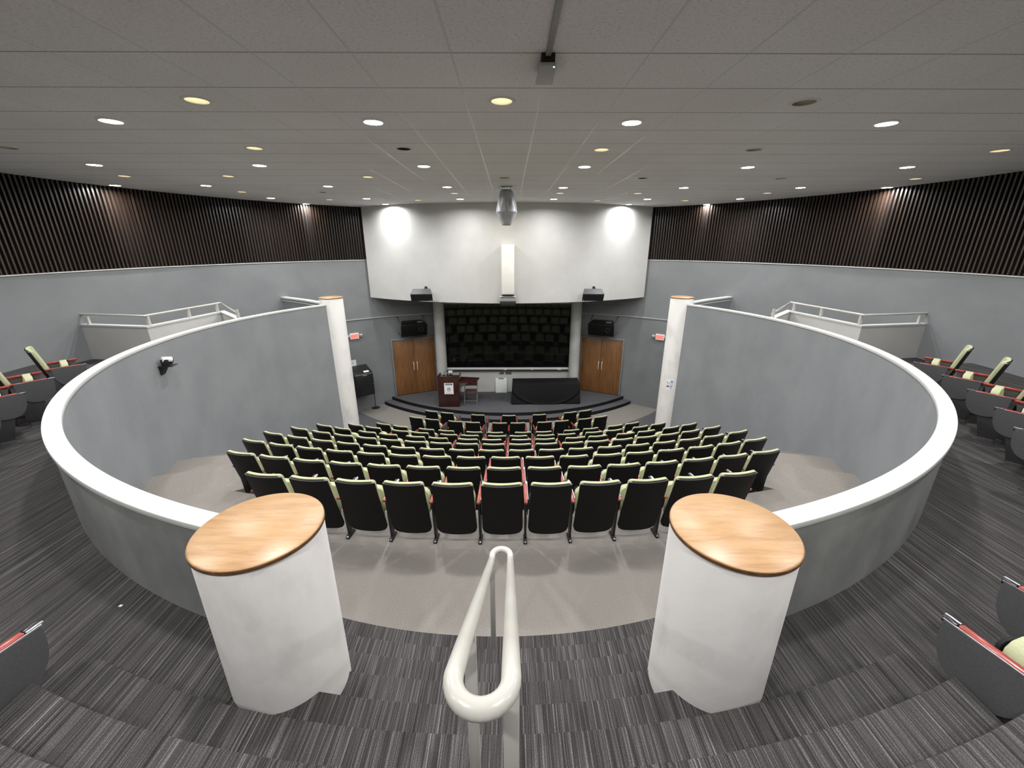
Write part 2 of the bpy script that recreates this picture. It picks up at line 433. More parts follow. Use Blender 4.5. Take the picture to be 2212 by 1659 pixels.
# stage: low step and platform
CT = (0., 19.7)
def stage(name, R, zt, zb, mtop):
    front = [(CT[0] + R * math.sin(RAD(a)), CT[1] - R * math.cos(RAD(a))) for a in range(-60, 61, 2)]
    front = [p for p in front if math.hypot(p[0], p[1] - 7.3) < RW + .02]
    a0 = math.degrees(math.atan2(front[-1][0], -(front[-1][1] - 7.3))); 
    back = [pol(RW + .04, a) for a in [a0 + (360 - 2 * a0) * i / 24 for i in range(25)]]
    mb = MB(); mb.prism(front + back, Z(zb), Z(zt)); struct(name, mb, mtop, smooth=0)
    mb = MB()
    n = len(front)
    vs = [(x + (x - CT[0]) / R * .006, y + (y - CT[1]) / R * .006, z) for z in (Z(zb), Z(zt - .004)) for x, y in front]
    vs += [(x - (x - CT[0]) / R * .02, y - (y - CT[1]) / R * .02, z) for z in (Z(zb), Z(zt - .004)) for x, y in front]
    fs = [(i, i + 1, n + i + 1, n + i) for i in range(n - 1)] + [(2 * n + i + 1, 2 * n + i, 3 * n + i, 3 * n + i + 1) for i in range(n - 1)]
    fs += [(n + i, n + i + 1, 3 * n + i + 1, 3 * n + i) for i in range(n - 1)]
    mb.add(vs, fs); struct('trim_' + name + '_riser', mb, M['riser_carpet'], smooth=0)
stage('floor_stage_step', 7.14, -5.58, -5.72, M['stage_carpet'])
stage('floor_stage', 6.83, -5.46, -5.59, M['stage_carpet'])
# dark carpet band round the front rows
mb = MB(); mb.ring(CS, 7.78, 8.62, RAD(-50), RAD(50), Z(-5.74), Z(-5.692), 60)
struct('floor_front_band', mb, M['stage_carpet'])

# seat tiers
RK = [15.77, 14.94, 14.13, 13.34, 12.53, 11.73, 10.93, 10.11, 8.85, 8.02]   # radius of the tops of the backs, row by row
ZK = [-3.074 - .310 * k for k in range(8)] + [-5.56, -5.692]
HALF = [0, 14.5, 16.6, 19.4, 21.0, 21.6, 18.4, 17.0, 15.0]
for k in range(1, 9):
    r_in = RK[k + 1] + .06 if k < 8 else 8.62
    r_out = RK[k] + .09
    a = HALF[k]
    if k == 8: a, r_out = 46, 9.6
    if k == 7: r_in = 9.4
    mb = MB(); mb.ring(CS, r_in, r_out, RAD(-a), RAD(a), Z(ZK[k] - .5), Z(ZK[k]), 40)
    struct('floor_tier_%d' % (k + 1), mb, M['beige_carpet'] if k < 8 else M['stage_carpet'])
# pit floor behind the last row (first tier)
poly = [pol(RI + .03, a) for a in range(-57, 58, 3)]
inner = [(CS[0] + (RK[1] + .06) * math.sin(RAD(a)), CS[1] - (RK[1] + .06) * math.cos(RAD(a))) for a in (14.6, 12, 9, 6, 3, 0, -3, -6, -9, -12, -14.6)]
mb = MB(); mb.prism(poly + inner, Z(-3.6), Z(ZK[0])); struct('floor_pit', mb, M['beige_carpet'], smooth=0)
# side aisles stepping down beside the pit wall
edges = [57, 68.3, 76.6] + [76.6 + 3.75 * i for i in range(1, 14)]
for side, s in (('left', -1), ('right', 1)):
    mb = MB()
    for i in range(len(edges) - 1):
        zt = -3.074 - .155 * (i + 1)
        if zt < -5.66: break
        mb.ring(C0, 3.2 if i else 3.95, RI + .03, RAD(s * edges[i]), RAD(s * edges[i + 1]), Z(zt - .4), Z(zt), 6)
    struct('floor_aisle_' + side, mb, M['beige_carpet'], smooth=0)

# entry stairs through the gap in the pit wall
NOS = [4.925, 5.165, 5.402, 5.642, 5.880]
for k in range(4):
    zt = -2.9 + .175 * k
    aw = math.degrees(math.asin(1.36 / NOS[k])) if NOS[k + 1] < 5.57 else 13.5
    mb = MB(); mb.ring(C0, NOS[k], NOS[k + 1] + .01, RAD(-aw), RAD(aw), Z(-3.3), Z(zt), 24)
    struct('floor_stair_%d' % (k + 1), mb, M['striped'], bevel=.012)
# walkway, upper tiers and the aisle stairs under the camera
mb = MB()
mb.ring(C0, NOS[4], 6.3, RAD(-13.2), RAD(13.2), Z(-2.6), Z(WALK), 20)
struct('floor_landing', mb, M['striped'], bevel=.012)
for side, s in (('left', -1), ('right', 1)):
    mb = MB(); mb.ring(C0, RO - .03, RW + .05, RAD(s * 13.2), RAD(s * 97), Z(-2.45), Z(WALK), 60)
    struct('floor_walkway_' + side, mb, M['striped'])
    mb = MB(); mb.ring(C0, 7.05, RW + .05, RAD(s * 42), RAD(s * 88), Z(-2.3), Z(-2.03), 40)
    struct('floor_balcony_' + side, mb, M['striped'])
    mb = MB(); mb.ring(C0, 7.0, RW + .05, RAD(s * 10), RAD(s * 42), Z(-2.3), Z(-1.675), 30)
    struct('floor_upper_' + side, mb, M['striped'])
for k, (r, zt, hw) in enumerate(((6.110, -2.025, 2.08), (6.343, -1.85, 2.08), (6.570, -1.675, 2.10))):
    aw = math.asin(hw / r)
    front = [(r * math.sin(-aw + 2 * aw * i / 24), 7.3 - r * math.cos(-aw + 2 * aw * i / 24)) for i in range(25)]
    back = [(hw, .05), (-hw, .05)] if k < 2 else [(hw, -.85), (-hw, -.85)]
    mb = MB(); mb.prism(list(reversed(front + back)) if False else front + back, Z(-2.4), Z(zt))
    struct('floor_aisle_stair_%d' % (k + 1), mb, M['striped'], bevel=.014)

# ---- pit wall with coping
for side, s in (('left', -1), ('right', 1)):
    mb = MB(); mb.ring(C0, RI + .045, RO, RAD(s * 12.5), RAD(s * 126.5), Z(-5.72), Z(-1.49), 110)
    struct('wall_ring_outer_' + side, mb, M['ring_out'])
    mb = MB(); mb.ring(C0, RI, RI + .045, RAD(s * 12.5), RAD(s * 126.5), Z(-5.72), Z(-1.49), 110)
    struct('wall_ring_inner_' + side, mb, M['ring_paint'])
    mb = MB(); mb.ring(C0, RI - .012, RO + .02, RAD(s * 12.5), RAD(s * 126.0), Z(-1.492), Z(-1.452), 110)
    struct('trim_coping_' + side, mb, M['cap'], bevel=.006)

# ---- pillars
def pillar(label, x, y, r, ztop, zbot, cat='pillar', flutter=0):
    t = thing('pillar', label, cat, (x, y, Z(zbot)))
    mb = MB(); mb.lathe((x, y, 0), [(r, Z(zbot)), (r, Z(ztop - .03)), (r * .985, Z(ztop - .024))], 64)
    finish('shaft', mb, M['white_plaster'], t)
    mb = MB(); mb.lathe((x, y, 0), [(r - .002, Z(ztop - .024)), (r + .004, Z(ztop - .019)), (r + .004, Z(ztop - .005)), (r - .003, Z(ztop))], 64)
    wt = finish('wooden_top', mb, M['maple'], t)
    mb = MB(); mb.lathe((x, y, 0), [(r - .004, Z(ztop - .0245)), (r + .0065, Z(ztop - .0235)), (r + .0065, Z(ztop - .008)), (r - .004, Z(ztop - .007))], 64, close=False)
    finish('edge_band', mb, M['edge'], wt)
pillar('fat white plaster pillar with round wooden top, left of the entry stairs', -1.16, 1.66, .284, -1.3, -2.42)
pillar('fat white plaster pillar with round wooden top, right of the entry stairs', 1.146, 1.64, .284, -1.3, -2.42)
cl, cr = pol(5.72, -127), pol(5.72, 127)
pillar('tall white column with wooden cap at far end of left curved wall', cl[0], cl[1], .288, -1.3, -5.70)
pillar('tall white column with wooden cap at far end of right curved wall', cr[0], cr[1], .288, -1.3, -5.70)
for s, w in ((-1, 'left'), (1, 'right')):
    t = thing('column', 'slim white round column at the %s edge of the blackboard' % w, 'column', (s * 2.5, 14.85, Z(-5.46)))
    mb = MB(); mb.lathe((s * 2.5, 14.84, 0), [(.195, Z(-5.455)), (.195, Z(-1.71))], 40)
    finish('shaft', mb, M['white_paint'], t)

# ---- white stair guards with railings and the low exit walls
for side, s in (('left', -1), ('right', 1)):
    P = [(s * 8.37, 8.06), (s * 6.93, 7.84), (s * 6.71, 9.69), (s * 5.62, 8.62)]
    def wallpoly(P, t):
        out = []
        for sg in (1, -1):
            q = []
            for i, p in enumerate(P):
                a = Vector(P[max(i - 1, 0)]); b = Vector(P[min(i + 1, len(P) - 1)]); p = Vector(p)
                d1 = (p - a).normalized() if i else (b - p).normalized(); d2 = (b - p).normalized() if i < len(P) - 1 else d1
                nn = Vector((-d1.y, d1.x)) + Vector((-d2.y, d2.x)); nn.normalize()
                kk = t / max(.3, nn.dot(Vector((-d1.y, d1.x))))
                q.append(tuple(p + nn * kk * sg))
            out += q if sg == 1 else q[::-1]
        return out
    mb = MB(); mb.prism(wallpoly(P, .05), Z(-4.2), Z(-1.52)); struct('wall_guard_' + side, mb, M['white_paint'], smooth=0)
    mb = MB(); mb.prism(wallpoly(P, .06), Z(-1.525), Z(-1.495)); struct('trim_guard_' + side, mb, M['cap'], smooth=0)
    t = thing('guard_rail', 'white tube railing on the low white stair guard at %s' % side, 'railing', (s * 6.93, 7.84, Z(-1.5)))
    mb = MB(); mb.tube([(x, y, Z(-1.305)) for x, y in [(s * 8.38, 8.07), P[1], P[2]]] + [(s * 5.74, 8.80, Z(-1.43))], .022, 10)
    finish('top_rail', mb, M['gloss_white'], t)
    for (i, f) in ((0, .10), (1, .03), (1, .52), (1, .93), (2, .9)):
        a, b = Vector(P[i]), Vector(P[i + 1]); p = a.lerp(b, f)
        mb = MB(); mb.box(p.x - .022, p.x + .022, p.y - .022, p.y + .022, Z(-1.497), Z(-1.32))
        finish('post', mb, M['gloss_white'], t)
    c = pol(5.72, s * 127); q = [(c[0] + s * .2, c[1] + .22), (s * 5.7, 11.72), (s * 6.72, 12.42)]
    mb = MB(); mb.prism(wallpoly(q, .06), Z(-5.72), Z(-1.53)); struct('wall_exit_' + side, mb, M['grey_paint'], smooth=0)
    mb = MB(); mb.prism(wallpoly(q, .085), Z(-1.53), Z(-1.49)); struct('trim_exit_' + side, mb, M['cap'], smooth=0)
    q2 = [(p[0], p[1]) for p in q]
    mb = MB(); mb.prism(wallpoly(q2, .075), Z(-1.60), Z(-1.575)); struct('trim_exit_low_' + side, mb, M['cap'], smooth=0)

# ------------------------------------------------------------------ centre handrail on the entry stairs
t = thing('handrail', 'long white looped handrail standing in the middle of the entry stairs', 'handrail', (0, 1.2, Z(-2.375)))
y0, z0, y1, z1, hw = .638, -.887, 2.265, -2.050, .0625
A, B = Vector((0, y0, Z(z0))), Vector((0, y1, Z(z1)))
pts = []
def bend_end(P, d, sx0):
    out = [P + Vector((sx0 * hw, d * .006, 0))]
    for i in range(15):
        a = PI * i / 14; out.append(P + Vector((sx0 * math.cos(a) * hw, d * ((.012 if d < 0 else .028) + math.sin(a) * hw), 0)))
    return out + [P + Vector((-sx0 * hw, d * .006, 0))]
pts += bend_end(A, -1, -1)
for k in range(1, 12): pts.append(A.lerp(B, k / 12) + Vector((hw, 0, 0)))
pts += bend_end(B, 1, 1)
for k in range(11, 0, -1): pts.append(A.lerp(B, k / 12) + Vector((-hw, 0, 0)))
mb = MB(); mb.tube(pts, .0220, 20, closed=True); finish('loop_rail', mb, M['gloss_white'], t, smooth=80)
def rail_z(y): return z0 + (y - y0) * (z1 - z0) / (y1 - y0)
for x, y, zb in ((-hw, .92, -1.85), (hw, .645, -1.675), (-hw, 2.25, -2.90)):
    mb = MB(); mb.box(x - .0185, x + .0185, y - .012, y + .012, Z(zb), Z(rail_z(y) - .005))
    finish('post', mb, M['gloss_white'], t, bevel=.003)

# ------------------------------------------------------------------ theatre seat (origin on the floor under the top of the back, facing +Y)
def bent(mb, zs, halfw, yf, th, nx=10, bow=.034):
    """upright panel: rows of half width, profile y, horizontal bow, thickness forward"""
    vs, fs = [], []
    nz = len(zs)
    for sgn in (0, 1):
        for j, z in enumerate(zs):
            for i in range(nx + 1):
                u = -1 + 2 * i / nx; x = u * halfw[j]
                vs.append((x, yf(z) + bow * (x / .21) ** 2 + sgn * th, z))
    o = nz * (nx + 1)
    for j in range(nz - 1):
        for i in range(nx):
            a = j * (nx + 1) + i
            fs += [(a, a + 1, a + nx + 2, a + nx + 1), (o + a + 1, o + a, o + a + nx + 1, o + a + nx + 2)]
    for i in range(nx):
        fs += [(i + 1, i, o + i, o + i + 1)]
        a = (nz - 1) * (nx + 1) + i; fs += [(a, a + 1, o + a + 1, o + a)]
    for j in range(nz - 1):
        a = j * (nx + 1); fs += [(a, a + nx + 1, o + a + nx + 1, o + a)]
        a += nx; fs += [(a + nx + 1, a, o + a, o + a + nx + 1)]
    mb.add(vs, fs)
def rows(z0, z1, w0, w1, rb, rt):
    zs = [z0, z0 + rb * .13, z0 + rb * .4, z0 + rb] + [z0 + rb + (z1 - rt - z0 - rb) * k / 5 for k in range(1, 5)] + [z1 - rt, z1 - rt * .4, z1 - rt * .13, z1]
    hw = []
    for z in zs:
        w = w0 + (w1 - w0) * (z - z0) / (z1 - z0)
        if z < z0 + rb: w -= rb - math.sqrt(max(0, rb * rb - (z0 + rb - z) ** 2))
        if z > z1 - rt: w -= rt - math.sqrt(max(0, rt * rt - (z - z1 + rt) ** 2))
        hw.append(w)
    return zs, hw
def back_y(z): return .235 * (.84 - z) + .03 * max(0, .5 - z)      # lean
def seat_parts(t, arms=('right',), tablets=('right',), gap=.245, up=False):
    mb = MB(); zs, hw = rows(.122, .835, .216, .207, .075, .03); bent(mb, zs, hw, back_y, .014)
    sh = finish('back_shell', mb, M['shell'], t, local=True, smooth=50)
    mb = MB(); bent(mb, [.822, .826, .830, .834], [.2055, .2030, .1990, .1820], lambda z: back_y(z) - .0025, .0185)
    finish('shell_lip', mb, M['shell_edge'], sh, local=True)
    mb = MB(); zs, hw = rows(.30, .846, .208, .203, .05, .035); bent(mb, zs, hw, lambda z: back_y(z) + .0135, .036)
    finish('back_cushion', mb, M['cushion'], t, local=True, bevel=.012, seg=2, smooth=60)
    mb = MB(); zs, hw = rows(.335, .605, .198, .198, .03, .10); bent(mb, zs, hw, lambda z: .235 + (z - .335) * .16, .070, bow=.012)
    sc = finish('seat_cushion', mb, M['cushion'], t, local=True, bevel=.024, seg=3, smooth=70)
    mb = MB(); zs, hw = rows(.32, .590, .198, .198, .04, .06); bent(mb, zs, hw, lambda z: .3055 + (z - .335) * .16, .014, bow=.020)
    finish('seat_pan', mb, M['shell'], sc, local=True)
    for side in arms:
        s = 1 if side == 'right' else -1; x = s * gap
        mb = MB(); mb.hexa([(x - .019, .125, .540), (x + .019, .125, .540), (x + .020, .455, .545), (x - .020, .455, .545)],
                           [(x - .019, .115, .570), (x + .019, .115, .570), (x + .020, .465, .577), (x - .020, .465, .577)])
        ar = finish('armrest', mb, M['arm'], t, local=True, bevel=.008, seg=2, smooth=60)
        if side in tablets:
            mb = MB(); mb.box(x - .020, x + .002, .466, .520, .546, .574); mb.box(x - .010, x + .006, .460, .500, .536, .546)
            finish('tablet_hinge', mb, M['hinge'], ar, local=True, bevel=.003)
            mb = MB(); mb.box(x + .005, x + .018, .466, .528, .556, .574)
            finish('hinge_bar', mb, M['alu'], ar, local=True, bevel=.002)
        y_a, y_b, y_c, y_d = (.17, .31, .13, .44) if up else (.21, .27, .17, .38)
        mb = MB(); mb.hexa([(x - .012, y_a, .04), (x + .012, y_a, .04), (x + .012, y_b, .04), (x - .012, y_b, .04)],
                           [(x - .012, y_c, .538), (x + .012, y_c, .538), (x + .012, y_d, .538), (x - .012, y_d, .538)])
        mb.hexa([(x - .020, .17, 0), (x + .020, .17, 0), (x + .020, .33, 0), (x - .020, .33, 0)], [(x - .016, .18, .045), (x + .016, .18, .045), (x + .016, .30, .045), (x - .016, .30, .045)])
        st = finish('stanchion', mb, M['stanchion' if up else 'stanchion_black'], t, local=True, bevel=.003)
        mb = MB()
        mb.sphere((x, .183, .026), .017, 12, .8)
        if up: mb = MB(); mb.box(x - s * .026 - .006, x - s * .026 + .006, .16, .34, .001, .018) if False else mb.box(x + (-.034 if s < 0 else .022), x + (-.022 if s < 0 else .034), .16, .345, .001, .016)
        finish('floor_bolt', mb, M['chrome'], st, local=True)
        if side in tablets:
            xs = x + .0205 if s > 0 else x - .0255
            prof = [(.508, .566)]
            for i in range(15):
                a = PI * i / 14
                cc, ss = math.cos(a), math.sin(a)
                prof.append((  .341 + .170 * math.copysign(abs(cc) ** .8, cc), .535 - .238 * abs(ss) ** .85))
            prof.append((.172, .566))
            n = len(prof)
            mb = MB(); vs = [(xs, y, z) for y, z in prof] + [(xs + .005, y, z) for y, z in prof]
            mb.add(vs, [tuple(range(n)), tuple(range(2 * n - 1, n - 1, -1))] + [(i, (i + 1) % n, n + (i + 1) % n, n + i) for i in range(n)])
            tb = finish('tablet', mb, M['tablet'], t, local=True, smooth=30)
            mb = MB(); mb.box(xs - .0005, xs + .0055, .175, .515, .563, .570)
            finish('tablet_edge', mb, M['alu'], tb, local=True)

PROTO = {}
def seat(kind, loc, rz, label, group):
    if kind not in PROTO:
        arms, tabs = {'r': (('right',), ('right',)), 'lr': (('right', 'left'), ('right',)), 'upl': (('right', 'left'), ('right',)), 'upr': (('right', 'left'), ('left',)), 'bare': ((), ())}[kind]
        t = thing('theater_seat', label, 'seat', loc, rz, group)
        seat_parts(t, arms, tabs, up=kind.startswith('up'))
        PROTO[kind] = (t, tree(t))
        return t
    return dup(PROTO[kind][0], PROTO[kind][1], loc, rz, label, group)

# place of every seat on its arc (degrees from the centre line, row by row from the back)
ROWDEG = [
    [-9.07, -7.17, -5.39, -3.60, -1.84, -0.03, 1.74, 3.51, 5.24, 6.99, 8.88],
    [-13.29, -11.35, -9.44, -7.57, -5.68, -3.78, -1.91, 0.02, 1.90, 3.74, 5.64, 7.49, 9.33, 11.25, 13.12],
    [-16.04, -13.94, -11.87, -9.88, -7.90, -5.93, -3.96, -1.99, 0.01, 2.03, 3.99, 6.01, 7.98, 9.95, 11.81, 13.84, 15.95],
    [-18.19, -15.93, -13.64, -11.52, -9.38, -7.27, -5.19, -3.08, -0.99, 1.08, 3.18, 5.27, 7.41, 9.49, 11.58, 13.64, 15.91, 18.22],
    [-19.45, -16.99, -14.47, -12.19, -9.94, -7.71, -5.53, -3.27, -1.03, 1.14, 3.38, 5.60, 7.79, 10.03, 12.25, 14.44, 16.87, 19.39],
    [-20.29, -17.92, -14.80, -12.44, -9.34, -7.07, -3.85, -1.60, 1.53, 3.85, 7.03, 9.37, 12.54, 14.88, 17.99, 20.37],
    [-19.58, -17.00, -13.21, -10.63, -7.01, -4.49, -1.17, 1.31, 4.69, 7.20, 10.67, 13.31, 16.98, 19.63],
    [-18.71, -15.84, -11.73, -8.75, -4.67, -1.72, 2.23, 5.19, 9.29, 12.18, 16.12, 18.91],
    [-17.50, -14.20, -9.63, -6.42, -1.34, 1.82, 6.92, 10.00, 14.83, 17.75],
    [-17.16, -13.40, -6.47, 0.30, 6.94, 14.04, 17.52]]
ROWNAME = ['back row', 'second row from the back', 'third row from the back', 'fourth row from the back', 'fifth row from the back',
           'sixth row from the back', 'fourth row from the stage', 'third row from the stage', 'second row from the stage', 'front row by the stage']
for k, degs in enumerate(ROWDEG):
    R = RK[k]; n = len(degs); d = list(degs)
    need = math.degrees((.494 if k < 7 else .507) / R)
    for _ in range(60):
        for i in range(n - 1):
            g = d[i + 1] - d[i]
            if g < need:
                e = (need - g) / 2; d[i] -= e; d[i + 1] += e
    for i in range(n):
        gapl = 9 if i == 0 else RAD(d[i] - d[i - 1]) * R
        kind = 'lr' if gapl > .575 else 'r'
        x, y = CS[0] + R * math.sin(RAD(d[i])), CS[1] - R * math.cos(RAD(d[i]))
        state = 'black theatre seat with red armrest'
        if i == 0: where = 'leftmost of the ' + ROWNAME[k]
        elif i == n - 1: where = 'rightmost of the ' + ROWNAME[k]
        elif n % 2 and i == n // 2: where = 'middle of the ' + ROWNAME[k]
        elif i < n / 2: where = '%s from left in the %s' % (ORD[i], ROWNAME[k])
        else: where = '%s from right in the %s' % (ORD[n - 1 - i], ROWNAME[k])
        seat(kind, (x, y, Z(ZK[k])), RAD(d[i]), state + ', ' + where, 'theatre seats in the ' + ROWNAME[k])
# balcony seats round the outside of the pit wall
UP = {'right': [(6.49, 5.45, 'farthest'), (6.265, 4.80, 'second farthest'), (5.99, 4.22, 'third farthest'), (5.66, 3.63, 'fourth farthest'), (5.26, 3.11, 'fifth farthest'), (2.975, 1.20, 'second'), (2.425, .965, 'first')],
      'left': [(6.57, 5.455, 'farthest'), (6.34, 4.78, 'second farthest'), (6.08, 4.20, 'third farthest'), (5.72, 3.62, 'fourth farthest'), (2.43, .955, 'first')]}
for side, s in (('right', 1), ('left', -1)):
    for x, y, nm in UP[side]:
        a = math.degrees(math.atan2(s * x, 13.0 - y))
        if nm in ('first', 'second'): lab = 'green balcony seat at %s edge, %s one beyond the carpeted aisle stairs' % (side, nm)
        else: lab = 'green balcony seat outside the %s curved wall, %s along its row' % (side, nm)
        seat('upr' if s > 0 else 'upl', (s * x, y, Z(WALK)), RAD(a), lab, 'green balcony seats at ' + side)

# ------------------------------------------------------------------ ceiling lights
led = None
LEDROWS = [('first', [(-3.75, 4.53), (-1.25, 4.55), (1.25, 4.55), (3.75, 4.57)]),
           ('second', [(-6.1, 6.82), (-3.68, 6.86), (-1.23, 6.91), (1.21, 6.94), (3.72, 6.96), (6.16, 6.94)]),
           ('third', [(-7.84, 9.07), (-6.05, 9.1), (-3.63, 9.18), (-1.22, 9.28), (1.19, 9.36), (3.72, 9.38), (6.14, 9.33), (7.93, 9.3)]),
           ('fourth', [(-6.04, 11.45), (-3.63, 11.55), (-1.22, 11.64), (1.23, 11.64), (3.69, 11.66), (6.08, 11.57)]),
           ('last', [(-5.90, 13.06), (-3.59, 13.12), (3.62, 13.18), (5.93, 13.14)]),
           ('hidden', [(-3.75, 2.2), (-1.25, 2.2), (1.25, 2.2), (3.75, 2.2), (-6.1, 4.5), (6.1, 4.5), (-3.5, -.05), (-1.22, -.15), (1.22, -.15), (3.5, -.05)])]  # unseen lamps added along the ceiling grid so the near part is lit
for rn, pts in LEDROWS:
    for i, (x, y) in enumerate(pts):
        n = len(pts)
        if rn == 'hidden': lab = 'lit round LED downlight added on the ceiling outside the photo, over %s' % ('the stairs' if abs(x) < 2 else 'the balcony')
        else:
            w = 'leftmost' if i == 0 else 'rightmost' if i == n - 1 else '%s from left' % ORD[i] if i < n / 2 else '%s from right' % ORD[n - 1 - i]
            lab = 'bright round LED downlight, %s in the %s lit row from the camera' % (w, rn) if rn != 'last' else 'bright round LED downlight, %s in the lit row nearest the stage wall' % w
        if led is None:
            t = thing('ceiling_light', lab, 'ceiling light', (x, y, Z(CEIL)), 0, 'lit downlights, %s row' % rn)
            mb = MB(); mb.lathe((0, 0, 0), [(.088, -.012), (.092, -.014), (.104, -.010), (.112, -.001)], 32, close=False)
            mb.lathe((0, 0, 0), [(.088, -.012), (.088, -.0005), (.112, -.001)], 32, close=False)
            finish('trim_ring', mb, M['led_trim'], t, local=True)
            mb = MB(); mb.lathe((0, 0, 0), [(.0875, -.0105), (.0875, -.0125)], 32)
            finish('lens', mb, M['led'], t, local=True)
            la = bpy.data.lights.new('downlight', 'AREA'); la.shape = 'DISK'; la.size = .17; la.energy = 43.; la.spread = RAD(164); la.color = (1., .995, .98)
            lo = bpy.data.objects.new('downlight', la); COL.objects.link(lo); lo.parent = t; lo.location = (0, 0, -.0145)
            led = (t, tree(t))
        else:
            dup(led[0], led[1], (x, y, Z(CEIL)), 0, lab, 'lit downlights, %s row' % rn)

cans = {}
rowsy = {}
for x, y, k in CANS: rowsy.setdefault(min((3.95, 5.75, 8.05, 10.3, 12.0), key=lambda v: abs(v - y)), []).append((x, y, k))
RN = {3.95: 'row nearest the camera', 5.75: 'second row of cans', 8.05: 'third row of cans', 10.3: 'fourth row of cans', 12.0: 'row of cans nearest the stage'}
KN = {'h': 'lit warm recessed can light', 'w': 'dim cream recessed can light', 's': 'unlit recessed can light with silver reflector', 'd': 'unlit dark recessed can light'}
for yy, lst in rowsy.items():
    n = len(lst)
    for i, (x, y, k) in enumerate(lst):
        w = 'leftmost' if i == 0 else 'rightmost' if i == n - 1 else 'middle' if (n % 2 and i == n // 2) else '%s from left' % ORD[i] if i < n / 2 else '%s from right' % ORD[n - 1 - i]
        lab = '%s, %s in the %s' % (KN[k], w, RN[yy]); grp = 'recessed can lights, ' + RN[yy]
        if k not in cans:
            t = thing('can_light', lab, 'ceiling light', (x, y, Z(CEIL)), 0, grp)
            mb = MB(); mb.lathe((0, 0, 0), [(.086, .001), (.087, -.006), (.112, -.005), (.119, 0)], 32, close=False)
            finish('trim_ring', mb, M['can_trim'], t, local=True)
            mb = MB(); mb.lathe((0, 0, 0), [(.096, 0), (.088, .05), (.070, .10), (.045, .13), (.001, .135)], 32, close=False)
            cup = finish('reflector', mb, {'w': M['can_gold'], 'h': M['can_gold'], 's': M['can_silver'], 'd': M['black']}[k], t, local=True, smooth=60)
            mb = MB(); mb.lathe((0, 0, 0), [(.002, .030), (.026, .040), (.036, .062), (.030, .09), (.016, .12)], 20)
            finish('bulb', mb, M['bulb_warm'] if k == 'w' else M['bulb_lit'] if k == 'h' else M['bulb_off'], cup, local=True, smooth=60)
            if k == 'd':
                mb = MB(); mb.box(-.085, .085, -.012, .012, .02, .035); mb.box(-.012, .012, -.04, .04, .02, .032); finish('baffle_bar', mb, M['bulb_off'], cup, local=True)
            cans[k] = (t, tree(t))
        else:
            dup(cans[k][0], cans[k][1], (x, y, Z(CEIL)), 0, lab, grp)

# ------------------------------------------------------------------ ceiling device, raceway and the wrapped projector
t = thing('wireless_access_point', 'small beige ceiling box with green status light at end of raceway', 'access point', (.305, 3.19, Z(CEIL)))
mb = MB(); mb.hexa([(.256, 3.025, Z(1.042)), (.348, 3.025, Z(1.042)), (.360, 3.345, Z(1.042)), (.248, 3.345, Z(1.042))],
                   [(.250, 3.018, Z(1.062)), (.354, 3.018, Z(1.062)), (.366, 3.352, Z(1.062)), (.242, 3.352, Z(1.062))])
finish('case', mb, M['device'], t, bevel=.006)
mb = MB(); mb.box(.262, .348, 3.045, 3.33, Z(1.063), Z(1.1185)); finish('mount', mb, M['black'], t)  # black inset stands for the shadow gap above the case
mb = MB(); mb.sphere((.341, 3.036, Z(1.043)), .0055, 10); finish('status_light', mb, M['led_green'], t)
mb = MB(); mb.box(.288, .322, .4, 3.043, Z(1.098), Z(1.1195)); tag(finish('raceway', mb, M['conduit'], bevel=.004), 'grey cable raceway along the ceiling above the beige ceiling box', 'raceway')

t = thing('covered_projector', 'projector wrapped in a grey dust cover hanging from the ceiling', 'projector', (0, 9.3, Z(CEIL)))
mb = MB(); mb.box(-.11, .12, 9.14, 9.40, Z(1.10), Z(1.1195))
for x in (-.085, .09):
    for y in (9.18, 9.36): mb.cyl((x, y, Z(1.02)), (x, y, Z(1.105)), .008, n=8)
finish('ceiling_mount', mb, M['steel'], t)
mb = MB(); vs, fs = [], []; n = 72
prof = [(1.06, .105), (1.045, .125), (.98, .145), (.90, .168), (.80, .192), (.72, .207), (.655, .219), (.645, .226), (.628, .226), (.618, .216), (.55, .186), (.47, .143), (.42, .113), (.385, .098), (.372, .080)]
for z, r in prof:
    for i in range(n):
        a = 2 * PI * i / n
        f = 1.0
        if .66 < z < 1.04:
            g = math.sin(PI * min(1, (1.04 - z) / .38))
            f = 1 + .045 * g * (math.sin(a * 7 + z * 9.) + .6 * math.sin(a * 12 - z * 14))
        elif z < .61: f = 1 + .02 * math.sin(a * 5 + z * 12)
        vs.append((.004 + r * f * math.cos(a), 9.3 + r * f * 1.0 * math.sin(a), Z(z)))
for j in range(len(prof) - 1):
    for i in range(n): fs.append((j * n + i, j * n + (i + 1) % n, (j + 1) * n + (i + 1) % n, (j + 1) * n + i))
fs += [tuple(range(n)), tuple(range(len(prof) * n - 1, (len(prof) - 1) * n - 1, -1))]
mb.add(vs, fs); finish('dust_cover', mb, M['cover'], t, smooth=70)

